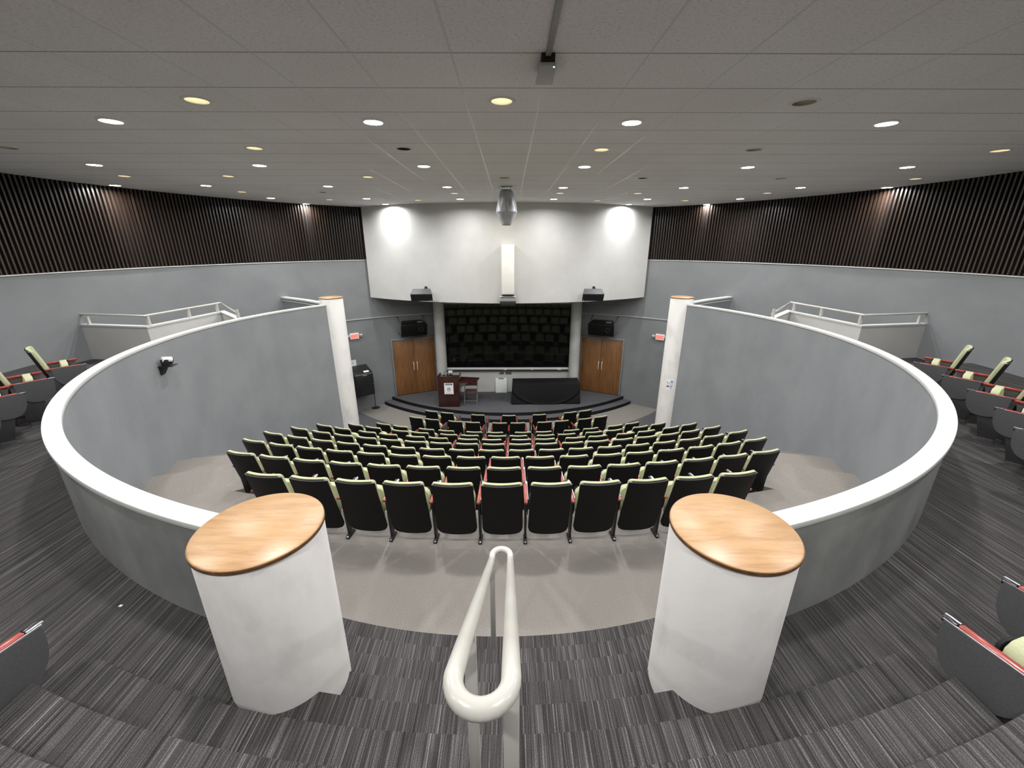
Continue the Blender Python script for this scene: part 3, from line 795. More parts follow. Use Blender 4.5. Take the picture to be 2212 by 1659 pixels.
# ------------------------------------------------------------------ box on the drum wall with the short throw projector below
t = thing('wall_box', 'tall white box standing out of the white wall above the blackboard', 'duct box', (.02, 12.55, Z(-.02)))
mb = MB(); mb.box(-.165, .205, 12.30, 12.61, Z(-1.415), Z(-.015)); finish('casing', mb, M['box_white'], t, bevel=.006)
t = thing('wall_projector', 'grey projector with black underside right under the white wall box', 'projector', (.02, 12.3, Z(-1.42)))
mb = MB(); mb.box(-.16, .20, 12.22, 12.55, Z(-1.445), Z(-1.418)); mb.box(-.06, .10, 12.3, 12.5, Z(-1.475), Z(-1.44)); finish('mount', mb, M['black'], t)
mb = MB(); mb.box(-.232, .262, 12.18, 12.56, Z(-1.605), Z(-1.475)); finish('case', mb, M['projector'], t, bevel=.01)
mb = MB(); mb.box(-.222, .255, 12.185, 12.56, Z(-1.735), Z(-1.606)); finish('lower_housing', mb, M['black'], t, bevel=.008)
mb = MB(); mb.box(-.20, .23, 12.17, 12.185, Z(-1.50), Z(-1.483)); finish('vent', mb, M['black'], t)

# ------------------------------------------------------------------ blackboard
t = thing('blackboard', 'wide glossy black board reflecting the seats on the stage back wall', 'blackboard', (0, 14.93, Z(-4.46)))
mb = MB(); mb.box(-2.318, 2.304, 14.905, 14.948, Z(-4.44), Z(-2.085)); finish('panel', mb, M['board'], t)
mb = MB()
mb.box(-2.338, -2.316, 14.895, 14.948, Z(-4.462), Z(-2.065)); mb.box(2.302, 2.324, 14.895, 14.948, Z(-4.462), Z(-2.065)); mb.box(-2.338, 2.324, 14.895, 14.948, Z(-2.087), Z(-2.065))
finish('frame', mb, M['board_frame'], t)
mb = MB(); mb.box(-2.34, 2.34, 14.89, 14.948, Z(-4.535), Z(-4.462)); tr = finish('chalk_tray', mb, M['tray'], t, bevel=.004)
mb = MB(); mb.box(-2.345, 2.365, 14.83, 14.948, Z(-4.575), Z(-4.538)); finish('tray_lip', mb, M['board_frame'], tr)
for x, w, lab in ((-.10, .11, 'leftmost of the three'), (.92, .09, 'middle of the three'), (1.95, .14, 'rightmost of the three')):
    mb = MB(); mb.box(x - w / 2, x + w / 2, 14.835, 14.875, Z(-4.5375), Z(-4.512))
    tag(finish('board_eraser', mb, M['box_white'], bevel=.004), 'small pale eraser on the chalk tray, ' + lab, 'eraser', 'erasers on the chalk tray')

# ------------------------------------------------------------------ wall plates under the board
for i, (x0, x1, m_, lab) in enumerate(((-.39, -.345, 'paper', 'narrow white light switch plate on the wall under the blackboard'), (-.32, -.158, 'plate_grey', 'square grey socket plate on the wall under the blackboard'), (-.09, .137, 'plate_grey', 'wide grey socket plate on the wall under the blackboard'))):
    t = thing('wall_plate', lab, 'wall plate', ((x0 + x1) / 2, 14.95, Z(-4.69)))
    mb = MB(); mb.box(x0, x1, 14.936, 14.949, Z(-4.745), Z(-4.635)); finish('cover_plate', mb, M[m_] if m_ != 'paper' else M['cap'], t, bevel=.002)
    n = max(1, int((x1 - x0) / .05))
    for j in range(n):
        xx = x0 + (j + .5) * (x1 - x0) / n
        mb = MB(); mb.box(xx - .014, xx + .014, 14.931, 14.936, Z(-4.715), Z(-4.665)); finish('socket' if i else 'switch', mb, M['black'] if i else M['cap'], t)

# ------------------------------------------------------------------ lectern
t = thing('lectern', 'dark mahogany lectern with a white poster on its front, left on stage', 'lectern', (-2.07, 13.7, Z(-5.46)))
zt_f, zt_b = -4.335, -4.47
mb = MB(); mb.box(-2.43, -2.40, 13.42, 14.04, Z(-5.455), Z(-4.40)); mb.box(-1.735, -1.705, 13.42, 14.04, Z(-5.455), Z(-4.40)); mb.box(-2.40, -1.735, 13.90, 13.93, Z(-5.455), Z(-4.60))
finish('side_panel', mb, M['mahogany'], t, bevel=.003)
mb = MB(); mb.box(-2.435, -1.70, 13.395, 13.42, Z(-5.455), Z(-4.345)); finish('front_panel', mb, M['mahogany'], t, bevel=.003)
mb = MB(); mb.hexa([(-2.45, 13.375, Z(-4.36)), (-1.685, 13.375, Z(-4.36)), (-1.685, 14.06, Z(-4.50)), (-2.45, 14.06, Z(-4.50))],
                   [(-2.45, 13.375, Z(-4.335)), (-1.685, 13.375, Z(-4.335)), (-1.685, 14.06, Z(-4.475)), (-2.45, 14.06, Z(-4.475))])
top = finish('top', mb, M['mahogany'], t, bevel=.004)
for x in (-2.45, -1.705):
    mb = MB(); mb.hexa([(x, 13.40, Z(-4.335)), (x + .02, 13.40, Z(-4.335)), (x + .02, 14.06, Z(-4.475)), (x, 14.06, Z(-4.475))],
                       [(x, 13.40, Z(-4.325)), (x + .02, 13.40, Z(-4.325)), (x + .02, 14.06, Z(-4.385)), (x, 14.06, Z(-4.385))])
    finish('side_lip', mb, M['mahogany'], top)
mb = MB(); mb.hexa([(-1.69, 13.34, Z(-4.545)), (-1.10, 13.34, Z(-4.545)), (-1.0, 13.80, Z(-4.525)), (-1.69, 13.92, Z(-4.525))],
                   [(-1.69, 13.34, Z(-4.520)), (-1.10, 13.34, Z(-4.520)), (-1.0, 13.80, Z(-4.50)), (-1.69, 13.92, Z(-4.50))])
sf = finish('side_shelf', mb, M['mahogany'], t, bevel=.003)
for yy in (13.5, 13.8):
    mb = MB(); mb.hexa([(-1.703, yy, Z(-4.80)), (-1.69, yy, Z(-4.80)), (-1.69, yy + .02, Z(-4.80)), (-1.703, yy + .02, Z(-4.80))], [(-1.703, yy, Z(-4.546)), (-1.30, yy, Z(-4.546)), (-1.30, yy + .02, Z(-4.546)), (-1.703, yy + .02, Z(-4.546))])
    finish('shelf_bracket', mb, M['steel'], sf)
# poster on the lectern
t = thing('poster', 'white face mask poster taped to the front of the lectern', 'poster', (-2.05, 13.39, Z(-4.7)))
px0, px1, pz0, pz1 = -2.215, -1.895, -4.975, -4.565
mb = MB(); mb.box(px0, px1, 13.389, 13.394, Z(pz0), Z(pz1)); finish('sheet', mb, M['paper'], t)
mb = MB(); mb.box(px0 + .035, px1 - .035, 13.3875, 13.389, Z(pz1 - .075), Z(pz1 - .022)); hb = finish('header_bar', mb, M['ink'], t)
mb = MB()
for a, b in ((.05, .10), (.115, .135), (.15, .19), (.20, .245)): mb.box(px0 + a, px0 + b, 13.3868, 13.3876, Z(pz1 - .058), Z(pz1 - .040))
finish('header_mark', mb, M['ink_light'], hb)
def ellipse_ring(mb, cx, cz, rx, rz, w, y, n=28, a0=0, a1=2 * PI):
    vs, fs = [], []
    for i in range(n + 1):
        a = a0 + (a1 - a0) * i / n
        for q in (1, 1 - w / rx): vs += [(cx + rx * q * math.cos(a), y, cz + rz * q * math.sin(a)), (cx + rx * q * math.cos(a), y + .0012, cz + rz * q * math.sin(a))]
    for i in range(n):
        b = 4 * i
        fs += [(b, b + 2, b + 6, b + 4), (b + 1, b + 5, b + 7, b + 3), (b, b + 4, b + 5, b + 1), (b + 2, b + 3, b + 7, b + 6)]
    mb.add(vs, fs)
mb = MB(); cx, cz = (px0 + px1) / 2, Z((pz0 + pz1) / 2 - .03)
ellipse_ring(mb, cx, cz, .052, .068, .012, 13.3876)
mb.box(cx - .05, cx + .05, 13.3876, 13.3888, cz + .008, cz + .028)
mb.box(cx - .046, cx - .032, 13.3876, 13.3888, cz - .03, cz + .01); mb.box(cx + .032, cx + .046, 13.3876, 13.3888, cz - .03, cz + .01)
finish('face_icon', mb, M['ink'], t)
mb = MB(); mb.box(px0 + .04, px1 - .05, 13.3876, 13.3888, Z(pz0 + .035), Z(pz0 + .043)); mb.box(px0 + .04, px1 - .10, 13.3876, 13.3888, Z(pz0 + .02), Z(pz0 + .027)); finish('small_print', mb, M['ink_grey'], t)
# things on the lectern
def lect_z(y): return zt_f + (y - 13.375) * (-.14) / .685
t = thing('microphone', 'small gooseneck microphone on the left of the lectern top', 'microphone', (-2.27, 13.75, Z(lect_z(13.75))))
mb = MB(); mb.lathe((-2.27, 13.80, 0), [(.035, Z(lect_z(13.765)) + .001), (.035, Z(lect_z(13.765)) + .020), (.012, Z(lect_z(13.765)) + .028)], 16); finish('base', mb, M['black'], t)
mb = MB(); mb.tube([(-2.27, 13.80, Z(-4.41)), (-2.27, 13.81, Z(-4.34)), (-2.25, 13.83, Z(-4.29)), (-2.20, 13.85, Z(-4.268)), (-2.16, 13.86, Z(-4.28))], .007, 8); finish('gooseneck', mb, M['black'], t)
mb = MB(); mb.sphere((-2.155, 13.862, Z(-4.285)), .020, 12); finish('capsule', mb, M['black'], t)
t = thing('control_panel', 'small touch control panel on a stand on the lectern top', 'control panel', (-2.03, 13.8, Z(lect_z(13.8))))
mb = MB(); mb.box(-2.10, -1.97, 13.78, 13.86, Z(-4.4165), Z(-4.395)); mb.box(-2.05, -2.02, 13.81, 13.84, Z(-4.40), Z(-4.33)); finish('stand', mb, M['black'], t, bevel=.003)
mx = Matrix.Translation((-2.035, 13.81, Z(-4.285))) @ Matrix.Rotation(RAD(-25), 4, 'X')
mb = MB(); mb.box(-.085, .085, -.012, .012, -.055, .055, mx); hd = finish('head', mb, M['grey_top'], t, bevel=.004)
mb = MB(); mb.box(-.07, .07, -.0145, -.012, -.042, .042, mx); finish('screen', mb, M['ink_light'], hd)
mb = MB(); mb.lathe((-2.14, 13.76, 0), [(.022, Z(lect_z(13.738)) + .001), (.024, Z(-4.37)), (.020, Z(-4.35)), (.012, Z(-4.335))], 14)
tag(finish('small_bottle', mb, M['black']), 'small dark bottle between the microphone and the control panel', 'bottle')

# ------------------------------------------------------------------ folding chair behind the lectern shelf
t = thing('folding_chair', 'grey metal folding chair with brown pads beside the lectern', 'chair', (-1.33, 13.9, Z(-5.46)))
xs0, xs1 = -1.56, -1.11
for x in (xs0, xs1):
    mb = MB(); mb.tube([(x, 13.64, Z(-5.455)), (x, 13.86, Z(-5.02)), (x, 14.02, Z(-4.72)), (x + (.03 if x == xs0 else -.03), 14.035, Z(-4.69))], .012, 10)
    finish('leg', mb, M['chair_metal'], t)
    mb = MB(); xi = x + (.03 if x == xs0 else -.03); mb.tube([(xi, 14.15, Z(-5.455)), (xi, 13.92, Z(-5.03)), (xi, 13.84, Z(-5.0))], .011, 10)
    finish('leg', mb, M['chair_metal'], t)
mb = MB(); mb.tube([(xs0, 13.70, Z(-5.34)), (xs1, 13.70, Z(-5.34))], .008, 8); mb.tube([(xs0 + .03, 14.09, Z(-5.34)), (xs1 - .03, 14.09, Z(-5.34))], .008, 8); finish('stretcher', mb, M['chair_metal'], t)
mb = MB(); mb.tube([(xs0 + .03, 14.035, Z(-4.69)), (xs0 + .06, 14.04, Z(-4.675)), (xs1 - .06, 14.04, Z(-4.675)), (xs1 - .03, 14.035, Z(-4.69))], .012, 8); finish('top_tube', mb, M['chair_metal'], t)
mb = MB(); mb.box(xs0 + .02, xs1 - .02, 13.67, 14.0, Z(-5.025), Z(-4.985)); finish('seat', mb, M['chair_pad'], t, bevel=.012)
mb = MB(); vs = []
for z, y in ((-4.87, 13.975), (-4.70, 14.045)):
    for i in range(9): vs.append((xs0 + .015 + (xs1 - xs0 - .03) * i / 8, y + .03 * (1 - (2 * i / 8 - 1) ** 2), Z(z)))
vs += [(x, y + .02, z) for x, y, z in vs]
fs = [(i, i + 1, i + 10, i + 9) for i in range(8)] + [(18 + i + 1, 18 + i, 18 + i + 9, 18 + i + 10) for i in range(8)] + [(9 + i, 10 + i, 28 + i, 27 + i) for i in range(8)] + [(i + 1, i, 18 + i, 19 + i) for i in range(8)] + [(0, 9, 27, 18), (17, 8, 26, 35)]
mb.add(vs, fs); finish('backrest', mb, M['chair_pad'], t)

# ------------------------------------------------------------------ small whiteboard leaning on the wall
t = thing('easel_pad', 'small white dry erase board leaning on the wall under the blackboard', 'whiteboard', (-.26, 14.86, Z(-5.46)))
mx = Matrix.Translation((-.262, 14.835, Z(-5.455))) @ Matrix.Rotation(RAD(-7.5), 4, 'X')
mb = MB(); mb.box(-.218, .218, 0, .018, 0, .575, mx); finish('panel', mb, M['whiteboard'], t, bevel=.006)
mb = MB(); mb.box(-.10, .10, -.006, .024, .535, .578, mx); finish('clip', mb, M['plate_grey'], t, bevel=.004)
mb = MB()
for i, (z, a, b) in enumerate(((.47, -.15, .02), (.46, .05, .17), (.42, .02, .15), (.36, -.16, -.02), (.31, .0, .16), (.25, -.14, .06), (.19, -.15, .10))):
    mb.box(a, b, -.0016, 0, z, z + .008, mx)
finish('pen_stroke', mb, M['ink_light'], t)

# ------------------------------------------------------------------ table under a black cloth
t = thing('table', 'long folding table hidden under a black cloth, right on stage', 'table', (1.36, 13.95, Z(-5.46)))
mb = MB(); mb.box(.215, 2.50, 13.72, 14.27, Z(-4.76), Z(-4.735)); finish('tabletop', mb, M['grey_top'], t)
for x, y in ((.35, 13.82), (.35, 14.17), (2.37, 13.85), (2.37, 14.17)):
    mb = MB(); mb.cyl((x, y, Z(-5.455)), (x, y, Z(-4.76)), .016, n=10); finish('leg', mb, M['chair_metal'], t)
def cloth():
    mb = MB(); NX, NY = 72, 24
    T0, T1 = .155, 2.565; Y0, Y1 = 13.62, 14.345; zt = Z(-4.712)
    per = []
    def edge(a, b, n): return [(a[0] + (b[0] - a[0]) * i / n, a[1] + (b[1] - a[1]) * i / n) for i in range(n)]
    loop = edge((T0, Y0), (T1, Y0 + .05), NX) + edge((T1, Y0 + .05), (T1 + .015, Y1 + .06), NY) + edge((T1 + .015, Y1 + .06), (T0 + .02, Y1), NX) + edge((T0 + .02, Y1), (T0, Y0), NY)
    n = len(loop); cxm, cym = (T0 + T1) / 2, (Y0 + Y1) / 2
    ROWS = 22; vs, fs = [], []
    for j in range(ROWS + 1):
        q = j / ROWS
        for i, (x, y) in enumerate(loop):
            z = zt + (Z(-5.452) - zt) * q
            dx, dy = 0, 0
            if i < NX or 2 * NX > i - NY >= NX:
                u = (x - T0) / (T1 - T0)
                # semicircular swag: fabric pulled between both ends of the front hem
                e = ((u - .52) / .46) ** 2 + ((1 - q) / 1.15 - .85) ** 2 * 0
                rr = math.hypot((u - .5) / .50, q * .98)
                fold = math.exp(-((rr - 1.0) / .035) ** 2) * .030 - math.exp(-((rr - 1.09) / .05) ** 2) * .022
                fold += .010 * q * math.sin(u * 40) * (1 if rr > 1.05 else .25)
                off = .018 * math.sin(q * PI) * (1 if rr < 1 else .2) + fold + .03 * q
                dy = -off if i < NX else off
            else:
                v = (y - Y0) / (Y1 - Y0)
                off = .03 * q + .018 * q * math.sin(v * 19)
                dx = off if i < NX + NY else -off
            if j == 0: z = zt; 
            vs.append((x + dx, y + dy, z))
    for j in range(ROWS):
        for i in range(n): fs.append((j * n + i, (j + 1) * n + i, (j + 1) * n + (i + 1) % n, j * n + (i + 1) % n))
    c = len(vs)
    # top as concentric inner loop so the edge is soft
    for i, (x, y) in enumerate(loop): vs.append((cxm + (x - cxm) * .985, cym + (y - cym) * .96, zt + .006))
    for i in range(n): fs.append((i, (i + 1) % n, c + (i + 1) % n, c + i))
    fs.append(tuple(range(c, c + n)))
    mb.add(vs, fs)
    o = finish('tablecloth', mb, M['cloth'], smooth=50)
    so = o.modifiers.new('thick', 'SOLIDIFY'); so.thickness = .003
    return tag(o, 'black cloth draped to the floor over the long stage table', 'tablecloth')
cloth()

# ------------------------------------------------------------------ loudspeakers
def local_box(mb, mx, x0, x1, y0, y1, z0, z1, taper=0.):
    mb.hexa([mx @ Vector(p) for p in ((x0, y0, z0), (x1, y0, z0), (x1 - taper, y1, z0), (x0 + taper, y1, z0))],
            [mx @ Vector(p) for p in ((x0, y0, z1), (x1, y0, z1), (x1 - taper, y1, z1), (x0 + taper, y1, z1))])
for s, w in ((-1, 'left'), (1, 'right')):
    c = Vector((s * 2.61, 12.66, Z(-1.468)))
    mx = Matrix.Translation(c) @ Matrix.Rotation(RAD(s * -4 + 2), 4, 'Z') @ Matrix.Rotation(RAD(33), 4, 'X')
    t = thing('loudspeaker', 'dark loudspeaker tilted down under the white wall, %s of the white box' % w, 'loudspeaker', c, 0, 'tilted loudspeakers')
    mb = MB(); local_box(mb, mx, -.325, .325, -.13, .12, -.135, .135, .06); ca = finish('cabinet', mb, M['grey_top'], t, bevel=.006)
    mb = MB(); local_box(mb, mx, -.318, .318, -.139, -.1295, -.128, .128); finish('grille', mb, M['black'], ca, bevel=.003)
    mb = MB(); mb.cyl(mx @ Vector((s * -.28, -.1395, -.085)), mx @ Vector((s * -.28, -.145, -.085)), .014, n=14); finish('badge', mb, M['plate_grey'], ca)
    wy = 20.5 - math.sqrt(7.9 ** 2 - c.x ** 2)
    mb = MB(); mb.tube([mx @ Vector((.08, .12, .12)), (c.x + .08, c.y + .10, c.z + .18), (c.x + .08, wy - .09, c.z + .18)], .018, 8); mb.box(c.x + .04, c.x + .12, wy - .10, wy - .078, c.z + .13, c.z + .22)
    finish('wall_bracket', mb, M['black'], t)
for s, w, c0 in ((-1, 'left', (-3.37, 14.44)), (1, 'right', (3.37, 14.44))):
    c = Vector((*c0, Z(-2.87)))
    rz = math.atan2(c.x, c.y - 7.3)
    mx = Matrix.Translation(c) @ Matrix.Rotation(-rz, 4, 'Z') @ Matrix.Rotation(RAD(14), 4, 'X')
    t = thing('loudspeaker', 'large black loudspeaker hung on brackets over the %s double doors' % w, 'loudspeaker', c, 0, 'loudspeakers over the doors')
    mb = MB(); local_box(mb, mx, -.46, .46, -.14, .26, -.225, .225, .10); ca = finish('cabinet', mb, M['black'], t, bevel=.008)
    mb = MB(); local_box(mb, mx, -.445, .445, -.149, -.1395, -.205, .205); finish('grille', mb, M['shell'], ca, bevel=.004)
    mb = MB()
    ring = []
    for i in range(24):
        a = 2 * PI * i / 24; ring.append(mx @ Vector((.245 + .075 * math.cos(a), -.150, .02 + .075 * math.sin(a))))
    mb.tube(ring, .007, 8, closed=True); finish('port_ring', mb, M['grey_top'], ca)
    mb = MB(); local_box(mb, mx, .15, .33, .0, .10, .2255, .24); finish('connector_plate', mb, M['plate_grey'], ca)
    for x in (-.455, .455):
        q = mx @ Vector((x, -.09, .215)); d = Vector((c.x, c.y - 7.3)).normalized()
        yd = (mx.to_3x3() @ Vector((0, 1, 0))); yd = Vector((yd.x, yd.y)).normalized(); o_ = Vector((q.x, q.y - 7.3)); b_ = o_.dot(yd); tt = -b_ + math.sqrt(b_ * b_ - o_.dot(o_) + (RW - .004) ** 2)
        wp = Vector((q.x, q.y)) + yd * tt; d = yd
        mb = MB(); top_ = Vector((wp.x - d.x * .03, wp.y - d.y * .03, Z(-2.50)))
        mb.tube([mx @ Vector((x * .96, .05, .21)), top_], .012, 8); mb.sphere(top_, .028, 12); mb.cyl(top_, (wp.x, wp.y, Z(-2.50)), .014, n=8)
        mb.tube([mx @ Vector((x * 1.02, -.12, -.20)), mx @ Vector((x * 1.02, -.12, .2))], .011, 8)
        mb.tube([mx @ Vector((x * 1.02, -.12, -.21)), (wp.x, wp.y, Z(-3.06))], .010, 8)
        finish('bracket_arm', mb, M['steel'] if False else M['stanchion'], t)

# ------------------------------------------------------------------ exit signs with emergency heads
def text_mesh(txt, size):
    cu = bpy.data.curves.new('txt', 'FONT'); cu.body = txt; cu.size = size; cu.align_x = 'CENTER'; cu.align_y = 'CENTER'; cu.extrude = .002
    o = bpy.data.objects.new('txt', cu); COL.objects.link(o)
    dg = bpy.context.evaluated_depsgraph_get(); dg.update()
    me = bpy.data.meshes.new_from_object(o.evaluated_get(dg))
    vs = [tuple(v.co) for v in me.vertices]; fs = [tuple(p.vertices) for p in me.polygons]
    bpy.data.objects.remove(o); bpy.data.meshes.remove(me)
    return vs, fs
for s, w, zc in ((-1, 'left', -3.0), (1, 'right', -3.05)):
    p = Vector((s * 5.262, 13.80)); d = (p - Vector(C0)).normalized(); wp = Vector(C0) + d * (RW - .004)
    rz = math.atan2(-d.x, d.y)
    mx = Matrix.Translation((wp.x, wp.y, Z(zc))) @ Matrix.Rotation(rz, 4, 'Z')
    t = thing('exit_sign', 'red lit exit sign with two emergency lamps on the %s stage wall' % w, 'exit sign', (wp.x, wp.y, Z(zc)))
    mb = MB(); mb.box(-.155, .155, -.045, 0, -.105, .105, mx); bd = finish('housing', mb, M['exit_body'], t, bevel=.010)
    mb = MB(); mb.box(-.125, .125, -.049, -.0445, -.075, .078, mx); fc = finish('face', mb, M['exit_face'], bd)
    vs, fs = text_mesh('EXIT', .115)
    rot = Matrix.Rotation(RAD(90), 4, 'X')
    mb = MB(); mb.add([mx @ (Matrix.Translation((0, -.0505, 0)) @ (rot @ Vector(v))) for v in vs], fs); finish('lettering', mb, M['exit_ink'], fc, smooth=0)
    for q in (-1, 1):
        mb = MB(); mb.cyl(mx @ Vector((q * .155, -.03, .03)), mx @ Vector((q * .19, -.035, .03)), .014, n=10)
        h = Matrix.Translation(mx @ Vector((q * .225, -.05, .01))) @ Matrix.Rotation(rz + RAD(q * 18), 4, 'Z') @ Matrix.Rotation(RAD(25), 4, 'X')
        mb.box(-.045, .045, -.03, .03, -.042, .042, h); lh = finish('lamp_head', mb, M['lamp_head'], t, bevel=.006)
        mb = MB(); mb.box(-.034, .034, -.033, -.0295, -.03, .03, h); finish('lamp_lens', mb, M['can_trim'], lh)

# ------------------------------------------------------------------ black cabinet and stanchion by the left column
cc = Vector((-5.10, 13.55, Z(-5.0)))
mx = Matrix.Translation(cc) @ Matrix.Rotation(RAD(40), 4, 'Z')
t = thing('equipment_cabinet', 'black wall cabinet with sloped top beside the left exit sign', 'cabinet', cc)
mb = MB(); mb.hexa([mx @ Vector(p) for p in ((-.33, -.30, 0), (.30, -.30, 0), (.30, .25, 0), (-.33, .25, 0))],
                   [mx @ Vector(p) for p in ((-.33, -.30, .80), (.30, -.30, .80), (.30, .25, .98), (-.33, .25, .98))])
finish('body', mb, M['black_satin'], t, bevel=.006)
mb = MB(); local_box(mb, mx, -.32, .29, -.314, -.302, .01, .765); dr = finish('door', mb, M['black'], t, bevel=.003)
mb = MB(); local_box(mb, mx, -.32, .29, -.318, -.300, .772, .790); finish('edge_strip', mb, M['plate_grey'], t)
mb = MB(); local_box(mb, mx, -.06, .08, -.3165, -.3135, .735, .752); finish('name_strip', mb, M['ink_light'], dr)
mb = MB(); mb.cyl(mx @ Vector((.255, -.314, .40)), mx @ Vector((.255, -.335, .40)), .014, n=12); finish('knob', mb, M['steel'], dr)
mb = MB(); local_box(mb, mx, -.20, -.14, .25, .30, .2, .28); local_box(mb, mx, .1, .16, .25, .31, .2, .28); finish('wall_bracket', mb, M['black'], t)
mb = MB(); mb.hexa([mx @ Vector(p) for p in ((.02, -.24, .822), (.20, -.24, .822), (.20, -.16, .848), (.02, -.16, .848))], [mx @ Vector(p) for p in ((.02, -.24, .836), (.20, -.24, .836), (.20, -.16, .862), (.02, -.16, .862))])
tag(finish('folded_paper', mb, M['paper']), 'folded white paper lying on top of the black cabinet', 'paper')
t = thing('stanchion_post', 'thin black floor stand with round base in front of the black cabinet', 'stand', (-4.86, 13.83, Z(-5.70)))
mb = MB(); mb.lathe((-4.86, 13.93, Z(-5.70)), [(.15, .001), (.15, .010), (.10, .022), (.02, .035)], 28); finish('base', mb, M['black_satin'], t)
mb = MB(); mb.cyl((-4.86, 13.93, Z(-5.67)), (-4.86, 13.93, Z(-4.72)), .0125, n=10); finish('pole', mb, M['black_satin'], t)
mb = MB(); mb.sphere((-4.86, 13.93, Z(-4.71)), .022, 10); finish('finial', mb, M['black_satin'], t)
# notice above the cabinet
a0 = math.degrees(math.atan2(-5.507, -(13.59 - 7.3))) ; a1 = math.degrees(math.atan2(-5.295, -(13.77 - 7.3)))
mb = MB(); mb.ring(C0, RW - .007, RW - .004, RAD(a0), RAD(a1), Z(-4.05), Z(-3.83), 3)
t = finish('wall_notice', mb, M['paper']); tag(t, 'white paper notice on the wall just above the black cabinet', 'notice')
mb = MB(); am = (a0 + a1) / 2
for z in (-3.90, -3.93, -3.96): mb.ring(C0, RW - .0085, RW - .007, RAD(am - .45), RAD(am + .5), Z(z - .006), Z(z + .004), 2)
finish('print_line', mb, M['ink_grey'], t)
# flyer on the right column
ang = math.degrees(math.atan2(4.44 - cr[0], -(10.49 - cr[1])))
def colring(da0, da1, z0, z1, r=.2885, th=.0015):
    mb = MB(); mb.ring(cr, r, r + th, RAD(ang + da0), RAD(ang + da1), Z(z0), Z(z1), 8); return mb
fl = finish('flyer', colring(-19, 19, -3.78, -3.47), M['paper']); tag(fl, 'white flyer with blue and red pictures on the right column', 'flyer')
def patch(poly, m_, nm):
    mb = MB(); vs = []
    for r in (.2900, .2908):
        for da, z in poly:
            a = RAD(ang + da); vs.append((cr[0] + r * math.sin(a), cr[1] - r * math.cos(a), Z(z)))
    n = len(poly); mb.add(vs, [tuple(range(n)), tuple(range(2 * n - 1, n - 1, -1))] + [(i, (i + 1) % n, n + (i + 1) % n, n + i) for i in range(n)])
    finish(nm, mb, m_, fl, smooth=0)
patch([(-16, -3.585), (-13, -3.555), (-2, -3.565), (-2, -3.635), (-12, -3.635), (-12, -3.595)], M['ink_blue'], 'blue_picture')
patch([(1, -3.54), (5, -3.515), (14, -3.525), (14, -3.59), (5, -3.60), (4, -3.55)], M['ink_blue'], 'blue_picture')
patch([(3, -3.62), (14, -3.62), (12, -3.70), (4, -3.705)], M['ink_blue'], 'blue_picture')
patch([(-16, -3.72), (-15, -3.65), (-8, -3.675), (-3, -3.655), (-1, -3.705), (-3, -3.73), (-6, -3.695), (-11, -3.70), (-13, -3.725)], M['ink_red'], 'red_picture')
patch([(4, -3.715), (12, -3.715), (11, -3.755), (4, -3.755)], M['ink_grey'], 'grey_picture')

# ------------------------------------------------------------------ video camera on the left pit wall
wp = Vector((*pol(RI - .002, -79.0), 0)); nrm = Vector((C0[0] - wp.x, C0[1] - wp.y, 0)).normalized(); tang = Vector((-nrm.y, nrm.x, 0))
if tang.y < 0: tang = -tang
mx = Matrix(((nrm.x, tang.x, 0, wp.x), (nrm.y, tang.y, 0, wp.y), (0, 0, 1, Z(-1.835)), (0, 0, 0, 1)))   # local: x out of the wall, y along it, z up
t = thing('video_camera', 'black and white video camera on a bracket on the left curved wall', 'camera', (wp.x, wp.y, Z(-1.835)))
mb = MB(); local_box(mb, mx, 0, .20, -.085, .085, 0, .012); br = finish('shelf', mb, M['black'], t, bevel=.003)
for y in (-.06, .0):
    mb = MB(); mb.hexa([mx @ Vector(p) for p in ((0, y, -.13), (.02, y, -.13), (.02, y + .035, -.13), (0, y + .035, -.13))], [mx @ Vector(p) for p in ((0, y, 0), (.10, y, 0), (.10, y + .035, 0), (0, y + .035, 0))])
    finish('bracket_leg', mb, M['black'], br)
cx = .10
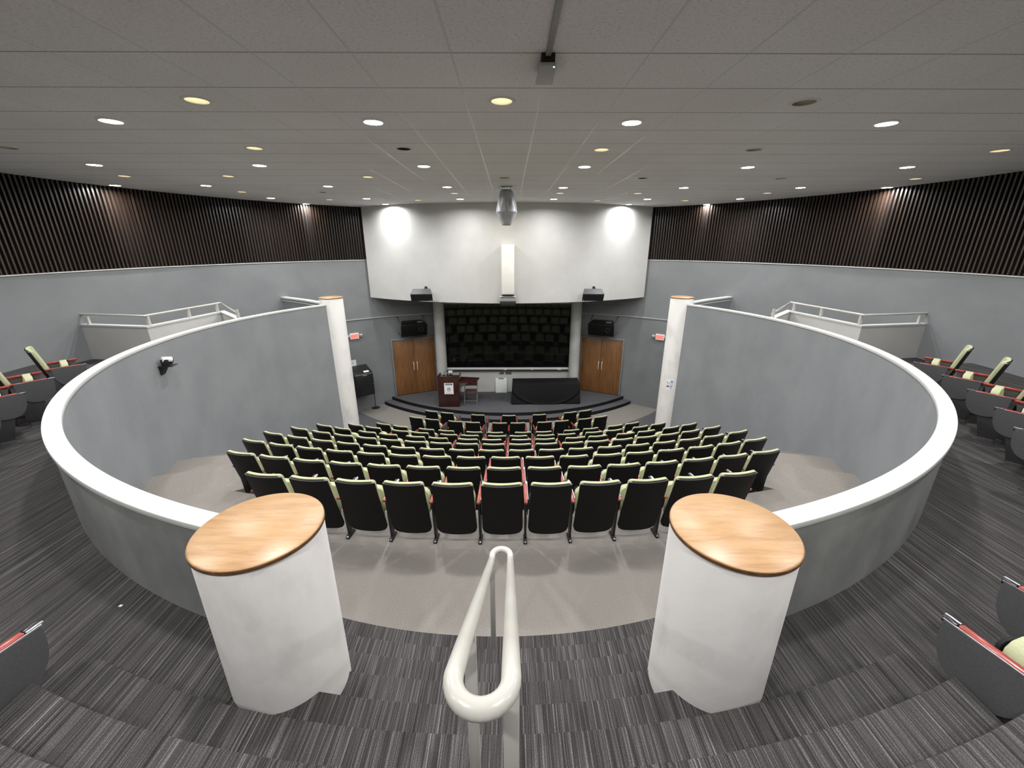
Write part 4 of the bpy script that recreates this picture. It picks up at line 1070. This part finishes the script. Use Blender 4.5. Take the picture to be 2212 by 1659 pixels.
mb = MB(); mb.lathe(mx @ Vector((cx, 0, .012)), [(.065, 0), (.065, .012), (.05, .022), (.03, .026)], 20); finish('base', mb, M['black'], t)
mb = MB(); local_box(mb, mx, cx - .055, cx + .055, -.062, -.044, .03, .115); local_box(mb, mx, cx - .055, cx + .055, .044, .062, .03, .115); local_box(mb, mx, cx - .05, cx + .05, -.05, .05, .024, .036); finish('yoke', mb, M['black'], t, bevel=.004)
hd = (mx.to_3x3() @ Vector((.62, .70, -.18))).normalized(); c = mx @ Vector((cx, 0, .105))
mb = MB(); mb.cyl(c - hd * .06, c + hd * .075, .044, n=24); h = finish('head', mb, M['cam_white'], t, bevel=.006)
mb = MB(); mb.cyl(c + hd * .0752, c + hd * .084, .041, n=24); finish('lens', mb, M['board_frame'], h)

mb = MB(); mb.box(-2.45, -2.43, 2.02, 2.035, Z(-2.199), Z(-2.196))
tag(finish('paper_scrap', mb, M['paper']), 'tiny white paper scrap on the dark carpet left of the left pillar', 'scrap')
# ------------------------------------------------------------------ camera, world, view
cam = bpy.data.cameras.new('camera'); co = bpy.data.objects.new('camera', cam); COL.objects.link(co)
F = 880.
cam.sensor_fit = 'HORIZONTAL'; cam.sensor_width = 36.; cam.lens = 36. * F / 2212.
cam.clip_start = .02; cam.clip_end = 100
pitch = math.atan((829.5 - 527.) / F); yaw = math.atan(6. / F * math.cos(pitch))
co.location = (.06, 0, Z(0)); co.rotation_euler = (PI / 2 - pitch, 0, -yaw)
scene.camera = co
w = bpy.data.worlds.new('world'); scene.world = w; w.use_nodes = True
w.node_tree.nodes['Background'].inputs[0].default_value = (0, 0, 0, 1); w.node_tree.nodes['Background'].inputs[1].default_value = 0
vs = scene.view_settings
vs.view_transform = 'Standard'; vs.look = 'None'; vs.gamma = 1; vs.use_curve_mapping = False; vs.exposure = 0.
scene.cycles.max_bounces = 12; scene.cycles.diffuse_bounces = 8; scene.cycles.glossy_bounces = 4
scene.cycles.use_denoising = True
scene.cycles.sample_clamp_indirect = 6.
